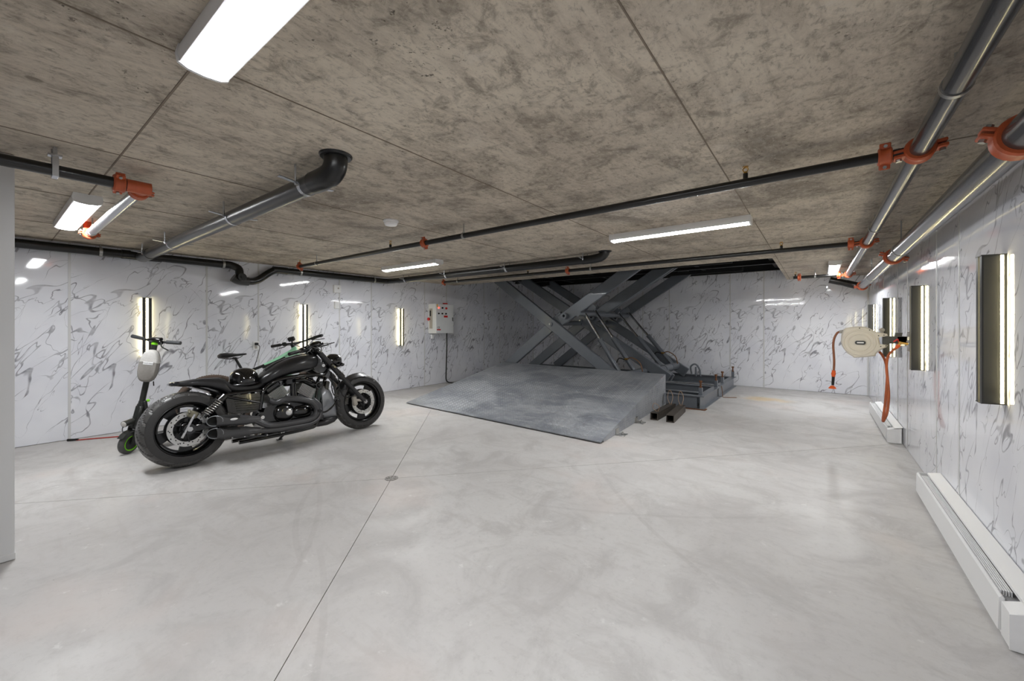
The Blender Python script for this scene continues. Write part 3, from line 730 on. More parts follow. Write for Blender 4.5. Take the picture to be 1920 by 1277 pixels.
# raised tread lugs of the chequer plate (thousands: one part)
g = G()
def lugs(o, u, v, L, Wd, n, ok=lambda s, t: True, sp=.044):
    u, v, n = u.normalized(), v.normalized(), n.normalized()
    k = 0; t = sp * .6
    while t < Wd - sp * .4:
        s_ = sp * .6 + (sp * .5 if k % 2 else 0); j = 0
        while s_ < L - sp * .4:
            if ok(s_, t):
                a = (u + v).normalized() if (j + k) % 2 else (u - v).normalized(); b = n.cross(a)
                c = o + u * s_ + v * t
                V = [c - a * .015, c + b * .0045, c + a * .015, c - b * .0045, c + n * .0028 - a * .007, c + n * .0028 + a * .007]
                g.add(V, [(0, 3, 4), (0, 4, 1), (2, 1, 5), (2, 5, 3), (4, 3, 5), (4, 5, 1)])
            s_ += sp; j += 1
        t += sp * .62; k += 1
lugs(FLc + nrm * .0002, FRc - FLc, BLc - FLc, (FRc - FLc).length - .02, (BLc - FLc).length, nrm)
e = BRc - FRc; eh = Vector((e.x, e.y, 0)); Lh = eh.length
lugs(Vector((FRc.x, FRc.y, .004)) + Vector((.0005, 0, 0)), eh, Vector((0, 0, 1)), Lh, .47, eh.cross(Vector((0, 0, 1))), lambda s, t: t < .46 * s / Lh - .01, .05)
put('tread_pattern', g, 'plate_steel', RP, kind='stuff', smooth=False, normals=False)
for q in (.18, .44):
    p = FRc.lerp(BRc, q); p = Vector((p.x + .05, p.y, 0))
    put('floor_bracket', G().bx((p.x - .055, p.y - .06, 0), (p.x + .06, p.y + .06, .008), .002).bx((p.x - .052, p.y - .045, .004), (p.x - .040, p.y + .045, .07), .002)
        .cyl((p.x + .02, p.y, .006), (p.x + .02, p.y, .04), .009, n=8).cyl((p.x + .02, p.y, .008), (p.x + .02, p.y, .022), .017, n=6), 'zinc', RP)
# ================================================================== two loose square tubes with wire ties
def square_tube(p0, p1, s, label, loops):
    p0, p1 = Vector(p0), Vector(p1); d = (p1 - p0).normalized(); sd = d.cross(Vector((0, 0, 1)))
    t = thing('steel_tube', label, 'steel tube', ((p0 + p1) / 2), (0, 0, 0), 'loose square steel tubes')
    th = .008; g = G(); c0 = p0 + Vector((0, 0, s / 2 + .001)); c1 = p1 + Vector((0, 0, s / 2 + .001))
    up = Vector((0, 0, 1))
    for off, w_, h_ in ((sd * (s / 2 - th / 2), th, s), (-sd * (s / 2 - th / 2), th, s), (up * (s / 2 - th / 2), s, th), (-up * (s / 2 - th / 2), s, th)):
        g.beam(c0 + off, c1 + off, w_, h_)
    put('tube_wall', g, 'raw_tube', t, smooth=False)
    for k, h_, ln in loops:
        q = p0.lerp(p1, k) + up * (s - .004)
        put('wire_tie', G().tube([q, q + up * h_ * .5 - d * ln * .3 - sd * .03, q + up * h_ - d * ln * .4, q + up * h_ * .6 - d * ln * .1 + sd * .04, q + sd * .012], .0032, 6, 5), 'wire_zip', t)
square_tube((-1.745, 5.41, 0), (-1.74, 6.24, 0), .098, 'loose square steel tube lying against the ramp side with two upright wire ties', ((.14, .13, .25), (.86, .22, .06)))
square_tube((-1.535, 5.40, 0), (-1.60, 6.22, 0), .098, 'loose square steel tube farther from the ramp with a wire tie trailing to the floor', ((.88, .22, .08),))
# ================================================================== motorcycle  (local: x forward, y left, z up; right side faces the room)
R0 = Vector((-4.515, 1.07, 0)); F0 = Vector((-4.45, 2.82, 0))
MC = thing('motorcycle', 'black muscle motorcycle with a wide rear tyre leaning on its side stand', 'motorcycle', R0, (math.radians(-7), 0, math.atan2(F0.y - R0.y, F0.x - R0.x)))
MC.rotation_mode = 'XYZ'
mp = lambda name, g, m, parent=None, **k: put(name, g, m, parent or MC, False, **k)
Yd_ = Vector((0, 1, 0))
def tyre(cx, cz, R, rimR, hw, name, grooves, skew, parent, m='tyre', n=264):
    k = 22; prof = []
    for i in range(k + 1):                       # outer profile from right to left bead
        a = -1 + 2 * i / k; h = hw * math.sin(a * math.pi / 2)
        c = math.cos(a * math.pi / 2); r = rimR + (R - rimR) * (max(c, 0) ** (.42 if hw > .09 else .6))
        prof.append((r, h))
    prof += [(rimR, hw * .85), (rimR - .005, 0), (rimR, -hw * .85)]
    def disp(a, h, j):
        if j > k or abs(h) > hw * .93: return 0
        ph = (a + skew * abs(h) / hw * (1 if h > 0 else 1)) * grooves / (2 * math.pi) + (.5 if h > 0 else 0)
        fr = ph - math.floor(ph)
        if abs(h) > hw * .12 and fr < .17: return -.012
        return 0
    o = mp(name, G().lathe(prof, (cx, 0, cz), Yd_, n, True, disp), m, parent, ang=22)
    o.data.materials.append(MATS['tyre_side'])
    for f in o.data.polygons:
        if math.hypot(f.center.x - cx, f.center.z - cz) < R - (.040 if hw > .09 else .028): f.material_index = 1
    return o
def wheel(kind, cx, R, rimR, hw, rot_r, rot_y, grooves):
    cz = R
    hub = mp(kind, G().lathe([(.030, -hw * .75), (.055, -hw * .7), (.060, -.03), (.060, .03), (.055, hw * .7), (.030, hw * .75)], (cx, 0, cz), Yd_, 28), 'rim_black')
    tyre(cx, cz, R, rimR, hw, 'tyre', grooves, .55, hub)
    mp('rim', G().lathe([(rimR + .002, -hw * .80), (rimR - .012, -hw * .82), (rimR - .022, -hw * .70), (rimR - .034, -hw * .35), (rimR - .036, hw * .35), (rimR - .022, hw * .70), (rimR - .012, hw * .82), (rimR + .002, hw * .80)], (cx, 0, cz), Yd_, 60), 'rim_black', hub)
    def skip(i, j):
        return i in (5, 6) and (j % 12) in (1, 2, 3, 4, 5, 6, 7)
    mp('wheel_disc', G().polar((cx, 0, cz), Yd_, .05, rimR - .028, .012, 8, 60, skip), 'rim_black', hub, smooth=False)
    for sy in ((-1,) if kind == 'rear_wheel' else (-1, 1)):
        ro = mp('brake_rotor', G().polar((cx, sy * rot_y, cz), Yd_, rot_r - .042, rot_r, .003, 5, 72, lambda i, j: (i == 1 and j % 6 == 0) or (i == 3 and j % 6 == 3) or (i == 2 and j % 12 == 8)), 'rotor_steel', hub, smooth=False)
        for q in range(6):
            a = q * math.pi / 3 + .3; sp = G()
            sp.beam((cx + .05 * math.cos(a), sy * rot_y * .98, cz + .05 * math.sin(a)), (cx + (rot_r - .036) * math.cos(a + .25), sy * rot_y, cz + (rot_r - .036) * math.sin(a + .25)), .008, .018, up=(0, 1, 0))
            mp('rotor_spider', sp, 'rim_black', ro, smooth=False)
    mp('axle', G().cyl((cx, -hw - .055, cz), (cx, hw + .055, cz), .014, n=12).cyl((cx, -hw - .066, cz), (cx, -hw - .045, cz), .022, n=6), 'alloy', hub)
    mp('hub_cap', G().lathe([(.001, 0), (.030, 0), (.046, -.012), (.048, -.03), (.001, -.03)], (cx, -hw * .72 - .03, cz), (0, -1, 0), 24), 'rim_black', hub)
    return hub
RX, FX = .035, 1.745
wheel('rear_wheel', RX, .330, .236, .122, .150, .125, 20)
wheel('front_wheel', FX, .326, .246, .064, .146, .072, 22)
# --- swing arm, shocks, belt side
for sy in (-1, 1):
    mp('swing_arm', G().beam((RX - .02, sy * .150, .330), (.52, sy * .135, .345), .034, .060, .010, ).cyl((RX, sy * .128, .33), (RX, sy * .172, .33), .045, n=20), 'engine_black')
    top, bot = Vector((.305, sy * .175, .585)), Vector((.130, sy * .178, .420)); d = top - bot
    sh = mp('shock_absorber', G().cyl(bot, top, .014, n=12).cyl(top - d * .28, top, .030, n=16).cyl(bot, bot + d * .14, .028, n=16), 'engine_black')
    u, v, dd = basis(d); P = []
    for i in range(0, 8 * 16 + 1):
        t_ = i / (8 * 16); a = i / 16 * 2 * math.pi; P.append(bot + d * (.12 + .66 * t_) + (u * math.cos(a) + v * math.sin(a)) * .032)
    mp('spring', G().tube(P, .0065, 8, 1), 'chrome', sh)
mp('rear_caliper', G().box((RX + .03, -.150, .452), (.075, .05, .06), .012, (0, .5, 0)).cyl((RX + .0, -.178, .47), (RX + .0, -.165, .50), .010, n=8), 'bronze_dull', label='dull bronze brake caliper')
mp('brake_stay', G().beam((RX - .055, -.165, .262), (RX + .040, -.170, .455), .012, .020, .003), 'alloy')
# --- tail, fender, seat
mp('rear_fender', G().xloft([(-.045, .748, .722, .070), (.02, .758, .706, .098), (.11, .768, .694, .114), (.20, .766, .674, .122), (.28, .762, .636, .126), (.33, .744, .600, .128), (.37, .705, .56, .124)], 24, 3.2), 'satin_black')
mp('tail_light', G().xloft([(-.075, .742, .728, .045), (-.06, .752, .716, .070), (-.03, .757, .714, .088), (-.01, .756, .716, .092)], 20, 3.5), 'glass_dark')
mp('fender_liner', G().xloft([(.08, .708, .694, .10), (.18, .672, .650, .112), (.27, .628, .600, .116), (.34, .575, .53, .118), (.38, .52, .46, .112), (.395, .44, .38, .105)], 18, 3), 'engine_black')
mp('seat', G().xloft([(.30, .762, .70, .095), (.335, .742, .64, .128), (.37, .694, .61, .142), (.43, .668, .60, .148), (.52, .662, .60, .145), (.60, .670, .605, .13), (.665, .700, .62, .10), (.70, .70, .65, .06)], 22, 2.8), 'leather')
# --- tank cover, neck cover
mp('tank_cover', G().xloft([(.605, .700, .632, .055), (.65, .745, .636, .115), (.72, .802, .662, .148), (.80, .856, .695, .168), (.90, .902, .722, .180), (1.0, .926, .736, .182), (1.10, .938, .748, .172), (1.17, .938, .765, .150), (1.205, .928, .79, .122), (1.222, .905, .82, .09)], 30, 2.9), 'satin_black', label='matt black tank cover')
mp('tank_spine', G().xloft([(.70, .812, .77, .03), (.80, .872, .83, .045), (.92, .918, .88, .055), (1.02, .942, .91, .055), (1.12, .953, .92, .045), (1.18, .948, .92, .02)], 16, 2.4), 'satin_black')
for sy in (-1, 1):
    mp('neck_cover', G().prism([(1.13, sy * .122, .83), (1.20, sy * .118, .90), (1.245, sy * .105, .87), (1.352, sy * .085, .70), (1.325, sy * .090, .645), (1.16, sy * .13, .755)], (0, -sy * .05, 0)), 'satin_black', ang=30)
# --- frame rails
for sy in (-1, 1):
    y = sy * .135
    mp('frame_rail', G().tube([(1.33, sy * .06, .78), (1.27, sy * .11, .70), (1.16, y, .705), (.98, sy * .155, .706), (.80, sy * .155, .690), (.70, y, .648), (.635, y, .585), (.615, y, .49), (.60, y, .41)], .019, 12, 6), 'gloss_black')
    mp('frame_rail', G().tube([(1.34, sy * .05, .74), (1.27, sy * .09, .60), (1.20, sy * .11, .32), (1.15, sy * .11, .165), (1.05, sy * .11, .135), (.70, sy * .11, .125), (.42, sy * .10, .125)], .018, 12, 5), 'gloss_black')
    mp('seat_rail', G().tube([(.62, y, .600), (.45, sy * .145, .597), (.30, sy * .155, .588), (.24, sy * .155, .582)], .014, 10, 4).tube([(.285, sy * .158, .588), (.45, sy * .15, .530), (.63, y, .470)], .013, 10, 4), 'gloss_black')
for sy in (-1, 1):
    sc_ = mp('side_cover', G().prism([(.315, sy * .10, .575), (.60, sy * .10, .575), (.628, sy * .10, .50), (.60, sy * .10, .415), (.52, sy * .10, .395), (.40, sy * .10, .40), (.33, sy * .10, .43)], (0, sy * .045, 0)), 'engine_black', ang=30)
    gg = G()
    for k in range(6):
        z = .43 + k * .022; gg.beam((.40 - k * .004, sy * .146, z), (.60, sy * .146, z - .012), .006, .008, .002)
    mp('rib', gg, 'engine_black', sc_)
# --- engine
mp('crankcase', G().prism([(.60, -.15, .30), (.64, -.15, .20), (.74, -.15, .155), (1.05, -.15, .155), (1.13, -.15, .21), (1.14, -.15, .34), (1.06, -.15, .43), (.92, -.15, .47), (.76, -.15, .46), (.64, -.15, .42)], (0, .30, 0)), 'engine_black', ang=30)
def lid(x, z, r, y, name, m='engine_black', r2=None):
    return mp(name, G().lathe([(.001, 0), (r, 0), (r, .022), (r * .86, .036), (r * .45, .042), (.001, .042)], (x, -y, z), (0, -1, 0), 32), m)
cc = lid(.815, .345, .098, .148, 'clutch_cover')
mp('cover_badge', G().lathe([(.001, 0), (.031, 0), (.031, .006), (.02, .009), (.001, .009)], (.845, -.190, .345), (0, -1, 0), 20).beam((.82, -.201, .35), (.87, -.201, .34), .004, .010), 'alloy', cc)
mp('gear_cover', G().xloft([(.90, .370, .30, .03), (.93, .392, .28, .048), (1.0, .398, .272, .052), (1.06, .385, .285, .048), (1.09, .36, .31, .03)], 20, 2.6, -.15), 'engine_black')
mp('pivot_cover', G().cyl((.60, -.13, .335), (.60, -.185, .335), .050, n=22).cyl((.60, -.18, .335), (.60, -.196, .335), .030, n=18), 'engine_black')
mp('pivot_bolt', G().cyl((.60, -.19, .335), (.60, -.203, .335), .017, n=12), 'alloy')
def cylinder(bx_, bz, ax, name):
    ax = Vector((ax[0], 0, ax[1])).normalized(); px = Vector((ax.z, 0, -ax.x)); o = Vector((bx_, 0, bz))
    R = Matrix((px, Vector((0, 1, 0)), ax)).transposed().to_4x4()
    c = mp(name, G().box(o + ax * .10, (.135, .235, .22), .012, R), 'engine_black')
    for k in range(9):
        mp('fin', G().box(o + ax * (.085 + k * .0125), (.168, .285, .0045), .0, R), 'fin_grey', c, smooth=False)
    mp('cylinder_head', G().box(o + ax * .225, (.160, .27, .055), .014, R), 'engine_black', c)
    hc = mp('head_cover', G().box(o + ax * .262, (.125, .215, .04), .016, R), 'gloss_black', c)
    for sx in (-.055, .0, .055):
        mp('head_bolt', G().cyl(o + ax * .24 + px * sx + Vector((0, -.118, 0)), o + ax * .262 + px * sx + Vector((0, -.118, 0)), .008, n=6), 'chrome', c)
    return c
cylinder(.845, .425, (-.515, .857), 'rear_cylinder'); cylinder(.985, .425, (.54, .84), 'front_cylinder')
mp('intake_body', G().box((.915, 0, .66), (.12, .20, .10), .02).cyl((.915, -.13, .50), (.915, -.13, .63), .022, n=12).cyl((.945, -.125, .47), (.945, -.125, .62), .014, n=10), 'engine_black')
mp('coolant_hose', G().tube([(1.16, -.10, .60), (1.10, -.13, .63), (1.03, -.14, .66), (.95, -.13, .66)], .018, 10, 5).tube([(1.17, -.12, .20), (1.12, -.15, .26), (1.14, -.14, .40), (1.18, -.12, .55)], .015, 10, 5), 'engine_black')
mp('horn', G().cyl((1.185, -.13, .585), (1.185, -.165, .585), .038, n=20).ell((1.185, -.165, .585), .028, 14, 8), 'gloss_black')
# --- radiator shroud and chin scoop
mp('radiator', G().beam((1.20, 0, .20), (1.30, 0, .62), .26, .05, .008, up=(1, 0, 0)), 'engine_black')
mp('radiator_shroud', G().xloft([(1.215, .56, .20, .150), (1.25, .60, .195, .148), (1.30, .60, .19, .138), (1.35, .50, .185, .120), (1.39, .36, .19, .095), (1.405, .30, .20, .07)], 24, 3.2), 'shroud_grey', label='dark silver radiator shroud')
mp('chin_scoop', G().xloft([(1.12, .17, .135, .10), (1.19, .21, .125, .135), (1.28, .225, .122, .138), (1.36, .225, .14, .12), (1.405, .215, .17, .09)], 22, 2.8), 'satin_black')
# --- exhaust
ye = -.245
mp('exhaust_pipe', G().tube([(.70, -.15, .485), (.74, -.19, .46), (.80, -.22, .482), (.88, -.235, .478), (.99, ye, .448), (1.065, ye, .412), (1.105, ye, .345), (1.085, ye, .275), (1.02, ye, .245), (.85, ye, .238), (.68, ye, .245), (.60, ye, .270), (.53, ye, .315), (.46, ye, .345)], .029, 16, 7), 'exhaust_black')
mp('exhaust_pipe', G().tube([(1.12, -.13, .44), (1.17, -.17, .36), (1.15, -.20, .26), (1.07, -.22, .205), (.95, -.235, .195), (.70, ye, .200), (.56, ye, .215), (.46, ye, .232)], .026, 16, 6), 'exhaust_black')
def muffler(z0, z1):
    p0, p1 = Vector((.56, ye, z0)), Vector((.20, ye, z1)); d = (p1 - p0)
    n = 26; rings = []
    for t_, r in ((0, .028), (.22, .038), (.34, .048), (.36, .046), (.99, .046)):
        rings.append([p0 + d * t_ + Vector((0, math.cos(2 * math.pi * k / n) * r, math.sin(2 * math.pi * k / n) * r)) for k in range(n)])
    slash = lambda r, dx=0: [p1 + Vector((dx + .052 * -math.cos(2 * math.pi * k / n) * r / .046, math.cos(2 * math.pi * k / n) * r, math.sin(2 * math.pi * k / n) * r)) for k in range(n)]
    rings.append(slash(.047)); rings.append(slash(.0415)); inner = [q + Vector((.14, 0, 0)) for q in slash(.040)]
    mf = mp('muffler', G().loft(rings, False), 'exhaust_black')
    mp('muffler_rim', G().tube(slash(.0445), .0035, 6, 1, True), 'shroud_grey', mf)
    bore = G().loft([slash(.0412, .002), inner], False); bore.F.append(tuple(range(26, 52)))
    mp('muffler_bore', bore, 'soot', mf)
    return mf
m1 = muffler(.325, .372)
mp('muffler_badge', G().ell((.335, ye - .046, .367), (.030, .004, .010), 16, 8), 'label_white', m1)
muffler(.222, .262)
mp('exhaust_bracket', G().beam((.24, -.22, .21), (.62, -.22, .155), .02, .022, .004).beam((.62, -.20, .155), (1.10, -.18, .165), .02, .020, .004), 'engine_black')
for x, z in ((.27, .215), (.33, .20), (.43, .19), (.62, .165), (.75, .160), (.77, .160)):
    mp('bracket_bolt', G().ell((x, -.236, z), .009, 8, 6), 'chrome')
# --- foot controls, stand
mp('foot_peg', G().cyl((1.14, -.16, .325), (1.10, -.335, .318), .017, n=12), 'engine_black'); mp('foot_peg', G().cyl((1.14, .16, .325), (1.10, .30, .318), .017, n=12), 'engine_black')
mp('brake_pedal', G().tube([(1.15, -.16, .30), (1.22, -.20, .29), (1.30, -.21, .34), (1.35, -.21, .40)], .009, 8, 5).box((1.35, -.215, .40), (.05, .06, .015), .005, (0, .5, 0)), 'engine_black')
mp('side_stand', G().tube([(.98, .12, .15), (.93, .20, .08), (.90, .232, .037)], .013, 10, 4).box((.90, .236, .036), (.06, .035, .010), .003, (math.radians(7), 0, 0)), 'engine_black')
mp('belly_pan', G().bx((.62, -.13, .12), (1.1, .13, .17), .02), 'engine_black')
# --- fork
for sy in (-1, 1):
    y = sy * .108; a, b = Vector((1.185, y, 1.00)), Vector((FX, y, .326)); d = b - a
    fk = mp('fork_leg', G().cyl(a, a + d * .50, .030, n=18).cyl(a + d * .47, a + d * .53, .036, n=18).cyl(a + d * .50, b, .0255, .024, n=18).cyl(b - Vector((0, .02, 0)), b + Vector((0, .02, 0)), .034, n=18), 'satin_black')
    mp('fork_collar', G().cyl(a + d * .44, a + d * .455, .034, n=18), 'gloss_black', fk); mp('fork_cap', G().cyl(a - d * .012, a, .026, n=14), 'gloss_black', fk)
mp('triple_clamp', G().box((1.215, 0, .955), (.075, .30, .035), .012, (0, math.radians(40), 0)).box((1.37, 0, .78), (.085, .30, .04), .012, (0, math.radians(40), 0)).cyl((1.17, 0, .98), (1.35, 0, .74), .03, n=14), 'engine_black')
for sy in (-1, 1):
    cl = mp('front_caliper', G().box((FX - .118, sy * .082, .35), (.055, .045, .115), .012, (0, math.radians(-8), 0)).beam((FX - .115, sy * .095, .36), (FX - .02, sy * .10, .345), .012, .03, .003), 'beige_dark')
    mp('brake_hose', G().tube([(FX - .13, sy * .09, .42), (FX - .20, sy * .10, .405), (FX - .27, sy * .10, .44), (FX - .30, sy * .09, .54), (FX - .30, sy * .07, .68), (1.36, sy * .05, .78)], .006, 8, 6), 'cable_black', cl)
# --- front fender (short arc)
rings = []
for i in range(9):
    a = math.radians(78 + i * 8); rings.append([Vector((FX + math.cos(a) * (.345 + q), yy, .326 + math.sin(a) * (.345 + q) - abs(yy) * 1.2 * abs(yy) * 6)) for q, yy in ((0, -.072), (.006, -.05), (.010, 0), (.006, .05), (0, .072), (-.006, .05), (-.004, 0), (-.006, -.05))])
mp('front_fender', G().loft(rings), 'satin_black')
for sy in (-1, 1): mp('fender_stay', G().beam((FX - .24, sy * .085, .50), (FX - .20, sy * .09, .61), .010, .03, .003), 'engine_black')
# --- headlight, indicators, instruments
mp('headlight', G().xloft([(1.36, .90, .80, .05), (1.40, .93, .765, .080), (1.46, .93, .755, .088), (1.50, .915, .765, .080), (1.515, .89, .79, .05)], 20, 2.2), 'gloss_black')
for sy in (-1, 1):
    mp('indicator', G().ell((1.435, sy * .125, .868), (.030, .026, .026), 14, 10).cyl((1.38, sy * .10, .84), (1.43, sy * .12, .86), .007, n=8), 'gloss_black')
    mp('indicator', G().ell((1.482, sy * .120, .795), (.026, .022, .022), 14, 10).cyl((1.42, sy * .105, .77), (1.475, sy * .12, .79), .007, n=8), 'glass_dark')
mp('instrument_pod', G().xloft([(1.17, 1.045, 1.005, .03), (1.20, 1.075, 1.0, .060), (1.26, 1.088, 1.01, .066), (1.31, 1.075, 1.03, .05), (1.325, 1.06, 1.04, .03)], 18, 2.5), 'gloss_black')
# --- handlebar
hbP = [(.80, -.405, .930), (.94, -.335, .962), (1.06, -.22, .985), (1.14, -.10, 1.005), (1.21, 0, 1.015), (1.29, .10, 1.030), (1.38, .22, 1.045), (1.46, .30, 1.06), (1.56, .38, 1.075)]
hb_ = mp('handlebar', G().tube(hbP, .0125, 12, 5), 'satin_black')
mp('riser', G().beam((1.20, -.05, .965), (1.20, -.05, 1.02), .03, .03, .006, up=(1, 0, 0)).beam((1.24, .05, .965), (1.24, .05, 1.03), .03, .03, .006, up=(1, 0, 0)), 'engine_black', hb_)
for P in ([(.79, -.410, .928), (.87, -.372, .946), (.915, -.348, .956)], [(1.47, .31, 1.062), (1.52, .35, 1.069), (1.57, .388, 1.077)]):
    mp('grip', G().tube(P, .0185, 12, 3), 'leather', hb_)
mp('switch_pod', G().box((.955, -.325, .966), (.06, .05, .05), .012, (0, 0, .5)).cyl((1.0, -.28, .99), (1.05, -.25, 1.01), .020, n=12), 'engine_black', hb_)
mp('brake_lever', G().tube([(.99, -.285, .985), (.93, -.36, .965), (.88, -.42, .945), (.84, -.45, .93)], .0065, 8, 5), 'engine_black', hb_)
mp('switch_pod', G().box((1.43, .275, 1.055), (.06, .05, .05), .012, (0, 0, .7)), 'engine_black', hb_)
mp('clutch_lever', G().tube([(1.45, .26, 1.06), (1.55, .30, 1.075), (1.64, .35, 1.092)], .0065, 8, 5), 'engine_black', hb_)
mp('cable', G().tube([(1.03, -.26, 1.0), (1.10, -.14, 1.03), (1.20, -.08, .97), (1.28, -.07, .86), (1.32, -.07, .78)], .006, 8, 6).tube([(1.40, .25, 1.05), (1.36, .12, 1.03), (1.33, .05, .93), (1.33, .04, .80)], .006, 8, 6), 'cable_black', hb_)
mp('fork_trim', G().box((1.30, -.075, .72), (.05, .03, .06), .008, (0, .6, 0)).cyl((1.27, -.09, .80), (1.27, -.105, .80), .018, n=14).cyl((1.24, -.09, .85), (1.24, -.105, .85), .014, n=12), 'chrome')
# ================================================================== helmet on the seat
bpy.context.view_layer.update()
MW = Matrix.LocRotScale(MC.location, MC.rotation_euler, Vector((1, 1, 1)))
hp = MW @ Vector((.515, 0, .672))
HL = thing('helmet', 'glossy black half helmet resting on the motorcycle seat', 'helmet', hp, (math.radians(-5), math.radians(-2), MC.rotation_euler.z))
put('shell', G().lathe([(.110, .006), (.122, .004), (.127, .02), (.127, .055), (.120, .095), (.102, .128), (.072, .152), (.035, .164), (.001, .167), (.001, .155), (.06, .14), (.10, .10), (.114, .05)], (0, 0, 0), (0, 0, 1), 40), 'gloss_black', HL, False, ang=60)
put('edge_trim', G().lathe([(.121, -.003), (.131, -.003), (.133, .008), (.129, .014), (.121, .012)], (0, 0, 0), (0, 0, 1), 40), 'satin_black', HL, False)
put('visor_snap', G().ell((-.055, -.112, .035), .007, 8, 6).ell((.055, -.112, .035), .007, 8, 6), 'chrome', HL, False)
put('chin_strap', G().tube([(-.02, -.118, .008), (-.06, -.095, .004), (-.10, -.04, .006)], .006, 8, 4), 'cable_black', HL, False)
# ================================================================== green electric bicycle behind the motorcycle (local: x forward, y left, z up)
BC = thing('bicycle', 'mint green electric mountain bicycle parked between the motorcycle and the wall', 'bicycle', (-5.18, 1.55, 0), (math.radians(-13), 0, math.radians(90)))
bpt = lambda name, g, m, parent=None, **k: put(name, g, m, parent or BC, False, **k)
def bwheel(cx, cy, name, yaw=0.0):
    R, cz = .365, .365
    d = Vector((math.sin(-yaw), math.cos(yaw), 0)); o = Vector((cx, cy, cz))
    hb2 = bpt(name, G().cyl(o - d * .05, o + d * .05, .018, n=14).cyl(o - d * .035, o - d * .025, .03, n=14).cyl(o + d * .025, o + d * .035, .03, n=14), 'bike_black')
    prof = [(R + .000 - .028 + .028 * math.cos(a), .028 * math.sin(a)) for a in [math.pi * 2 * i / 14 for i in range(14)]]
    disp = lambda a, h, j: (.003 if (math.floor(a * 104 / (2 * math.pi) * 2) % 2 == 0) else 0) if prof[j][0] > R - .022 else 0
    bpt('tyre', G().lathe(prof, o, d, 416, True, disp), 'tyre_brown', hb2)
    bpt('rim', G().lathe([(R - .052, -.014), (R - .072, -.010), (R - .074, 0), (R - .072, .010), (R - .052, .014)], o, d, 56), 'bike_black', hb2)
    g = G(); u, v, dd = basis(d)
    for k in range(28):
        a = 2 * math.pi * k / 28; b = a + (.5 if k % 2 else -.5); e1 = u * math.cos(a) + v * math.sin(a); e2 = u * math.cos(b) + v * math.sin(b)
        g.cyl(o + e2 * .028 + d * (.03 if k % 4 < 2 else -.03), o + e1 * (R - .07), .0013, n=5, caps=False)
    bpt('spokes', g, 'alloy', hb2)
    bpt('disc_rotor', G().lathe([(.06, 0), (.09, 0), (.09, .002), (.06, .002)], o + d * .045, d, 32), 'rotor_steel', hb2)
    return hb2
bwheel(-.02, 0, 'rear_wheel'); bwheel(1.12, 0, 'front_wheel', .25)
BBx, HTx = .42, .90
bpt('down_tube', G().tube([(.925, 0, .86), (.80, 0, .68), (.60, 0, .43), (BBx, 0, .33)], .042, 16, 4), 'green_paint')
bpt('top_tube', G().tube([(.90, 0, .965), (.80, 0, .918), (.66, 0, .852), (.52, 0, .797)], lambda t: .034 - .016 * t, 16, 5), 'green_paint')
bpt('rear_top_tube', G().tube([(.54, 0, .802), (.45, 0, .770), (.37, 0, .745), (.31, 0, .735)], .0165, 12, 4), 'bike_black')
bpt('top_tube_trim', G().tube([(.76, -.012, .872), (.66, -.012, .826), (.55, -.010, .785), (.50, -.008, .772)], .019, 10, 4), 'bike_black')
bpt('frame_gusset', G().prism([(.90, -.02, .99), (.95, -.02, .86), (.80, -.02, .80), (.70, -.02, .862)], (0, .04, 0)), 'green_paint')
bpt('head_tube', G().cyl((.885, 0, 1.005), (.945, 0, .845), .030, n=18), 'green_paint')
bpt('seat_tube', G().cyl((BBx, 0, .33), (.29, 0, .765), .019, n=14).cyl((.41, 0, .755), (.315, 0, .70), .012, n=10), 'bike_black')
for sy in (-1, 1):
    bpt('seat_stay', G().tube([(.315, sy * .02, .70), (.15, sy * .055, .52), (-.02, sy * .062, .365)], .010, 10, 4), 'bike_black')
    bpt('chain_stay', G().tube([(BBx, sy * .03, .33), (.2, sy * .05, .345), (-.02, sy * .062, .365)], .011, 10, 4), 'bike_black')
bpt('seat_post', G().cyl((.31, 0, .70), (.225, 0, .905), .0145, n=14).cyl((.29, 0, .75), (.282, 0, .77), .022, n=14), 'bike_black')
bpt('saddle', G().xloft([(.06, .950, .925, .03), (.075, .962, .912, .062), (.12, .965, .905, .075), (.18, .958, .915, .062), (.24, .952, .925, .038), (.30, .955, .93, .024), (.335, .955, .935, .018), (.345, .95, .94, .008)], 20, 2.4), 'leather')
bpt('saddle_rail', G().tube([(.10, -.022, .915), (.15, -.022, .90), (.25, -.018, .90), (.30, -.01, .925)], .0035, 6, 4).tube([(.10, .022, .915), (.15, .022, .90), (.25, .018, .90), (.30, .01, .925)], .0035, 6, 4).box((.215, 0, .902), (.04, .045, .02), .005), 'bike_black')
bpt('crank', G().cyl((BBx, -.07, .33), (BBx, .07, .33), .024, n=14).lathe([(.07, -.002), (.085, -.002), (.085, .002), (.07, .002)], (BBx, -.055, .33), Yd_, 30).beam((BBx, -.075, .33), (BBx + .12, -.078, .25), .012, .022, .004).beam((BBx, .075, .33), (BBx - .12, .078, .41), .012, .022, .004).box((BBx + .12, -.12, .25), (.09, .08, .02), .004).box((BBx - .12, .12, .41), (.09, .08, .02), .004), 'bike_black')
for sy in (-1, 1):
    bpt('fork_leg', G().tube([(.955, sy * .055, .80), (1.04, sy * .058, .58), (1.10, sy * .058, .365)], .019, 12, 3), 'bike_black')
bpt('fork_crown', G().box((.955, 0, .815), (.05, .14, .035), .01), 'bike_black')
bpt('stem', G().cyl((.885, 0, 1.0), (.872, 0, 1.045), .022, n=14).beam((.875, 0, 1.03), (.955, 0, 1.062), .035, .03, .008), 'bike_black')
rot = math.radians(27)
def hbp(a, fwd, up): return Vector((.955 - math.sin(rot) * a + math.cos(rot) * fwd, math.cos(rot) * a + math.sin(rot) * fwd, 1.065 + up))
